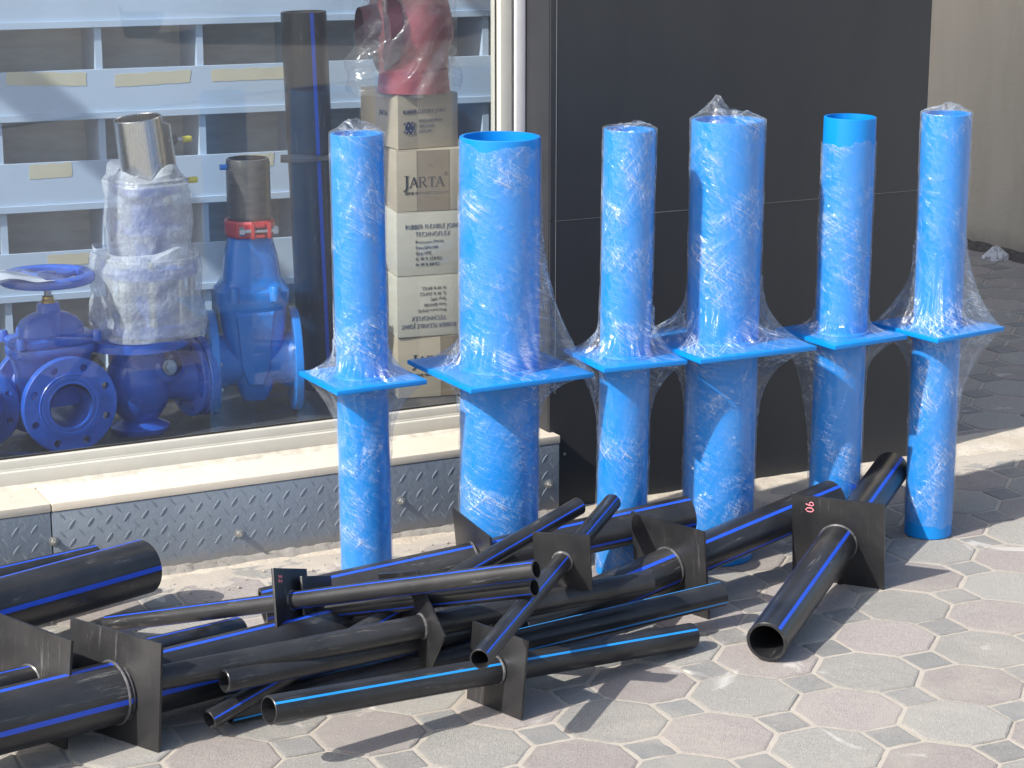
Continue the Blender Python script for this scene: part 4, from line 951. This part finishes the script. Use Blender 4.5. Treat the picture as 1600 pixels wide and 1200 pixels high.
black_pipe('thin black pipe just under the highest one, stripe along its underside', *P['B8'], [117, 237, 357], (.093, 1.30, .142, .22, -.08), .003)
black_pipe('scuffed black pipe with a square plate standing on its corner', *P['U'], [200, 320], (.544, .89, .135, -.01, .04), mark=('32', -.052, .044, -50, .011, 1))
black_pipe('plain black pipe under the corner-standing plate, open left end', *P['V'], [150, 270, 30 + 170], None, .005)
black_pipe('black pipe with light blue stripes, right end beneath the large plate', *P['W'], [-12, 115, 230], (.560, .35, .14, .0, .0), .0035, smat=cyan_)
black_pipe('front black pipe with a bright light blue stripe and open left end', *P['F'], [43, 163, 283], (.506, .03, .153, -.08, -.03), .0032, smat=cyan_)
black_pipe('thickest black pipe at the lower left, through the largest plate', *P['L1'], [6, 88, 180, 270], (.364, .02, .234, -.20, -.05), .008)
black_pipe('black pipe through the plate at the far left edge', *P['L2'], [6, 126, 246], (.426, -1.62, .206, .04, .05), .004)
black_pipe('fat scuffed black pipe without a plate, blunt end near the tread plate', *P['L3'], [-8, 82, 172, 262], None, .008)
black_pipe('slimmer black pipe behind the fat scuffed one at the left', *P['L4'], [10, 130, 250], None, .005)

# ================================================================== parked car across the street (seen reflected in the glass)
def car(loc, rz):
    o = empty('parked_car', loc, rz, label='white parked car mirrored in the shop window', cat='car')
    pw = simple('car_white_paint', (.72, .73, .74), .25, var=.02, bump=0, coat=1); gb = simple('car_glass', (.02, .025, .03), .08, bump=0); rb = simple('tyre_rubber', (.02, .02, .02), .8); al = simple('alloy', (.5, .5, .5), .3, metal=.9)
    xs = [-2.2, -2.12, -1.7, -1.0, -.3, .5, 1.0, 1.6, 2.05, 2.2]; top = [.62, .80, .95, .98, .98, .96, .94, .86, .72, .52]; wid = [.70, .82, .88, .90, .90, .90, .90, .88, .80, .66]; bot = [.38, .26, .22, .2, .2, .2, .2, .22, .26, .36]
    secs = []
    for x, t_, w_, b_ in zip(xs, top, wid, bot):
        secs.append([(x, -w_ * .92, b_), (x, -w_, b_ + .12), (x, -w_ * 1.0, (b_ + t_) / 2), (x, -w_ * .97, t_ - .1), (x, -w_ * .85, t_), (x, 0, t_ + .03), (x, w_ * .85, t_), (x, w_ * .97, t_ - .1), (x, w_, (b_ + t_) / 2), (x, w_, b_ + .12), (x, w_ * .92, b_), (x, 0, b_)])
    b = MB(); b.add(*loft(secs)); bo = b.build('body', pw, o, ang=40)
    b = MB(); cs = []
    for x, z, w_ in ((-1.75, .95, .78), (-1.2, 1.34, .62), (-.6, 1.44, .60), (.1, 1.43, .60), (.55, 1.28, .62), (1.05, .95, .76)): cs.append([(x, -w_ * 1.05, .93), (x, -w_, max(.94, z - .06)), (x, -w_ * .8, z), (x, w_ * .8, z), (x, w_, max(.94, z - .06)), (x, w_ * 1.05, .93)])
    b.add(*loft(cs)); b.build('cabin_glass', gb, o, ang=40)
    b = MB(); b.box(-1.2, .15, -.56, .56, 1.425, 1.455, bev=.012); b.build('roof_panel', pw, o)
    for x in (-1.35, 1.35):
        for sy in (-1, 1):
            M = T(x, sy * .80, .32) @ RX(R(90) * -sy) if False else T(x, sy * .82, .32) @ RX(R(-90 * sy))
            arch = MB(); arch.lathe([(.0, .082), (.38, .082), (.385, .086), (.38, .09), (0, .09)], 36, M); arch.build('wheel_arch', rb, o)
            wb_ = MB(); wb_.lathe([(.20, -.10), (.30, -.11), (.32, -.09), (.32, .09), (.30, .115), (.21, .11)], 40, M); wh = wb_.build('wheel', rb, o)
            rm_ = MB(); rm_.lathe([(.21, .105), (.20, .095), (.19, .05), (.05, .06), (.04, .1), (0, .1)], 40, M)
            for k in range(10): rm_.box(.04, .20, -.014, .014, .085, .105, M @ RZ(R(36 * k)))
            rm_.build('rim', al, wh)
    for sy in (-1, 1):
        b = MB(); b.box(2.02, 2.17, sy * .66 - .12, sy * .66 + .12, .60, .70, bev=.03); b.build('headlight', simple('lamp_glass', (.6, .62, .65), .1, bump=0, coat=1), o)
        b = MB(); b.box(-2.19, -2.1, sy * .66 - .12, sy * .66 + .12, .64, .76, bev=.03); b.build('tail_light', simple('tail_red', (.35, .01, .01), .2, bump=0, coat=1), o)
    b = MB(); b.box(2.0, 2.19, -.4, .4, .34, .48, bev=.03); b.build('grille', rb, o)
    return o
car((10.3, -5.2, 0), R(-30))
print('verts', sum(len(o.data.vertices) for o in bpy.data.objects if o.type == 'MESH'))
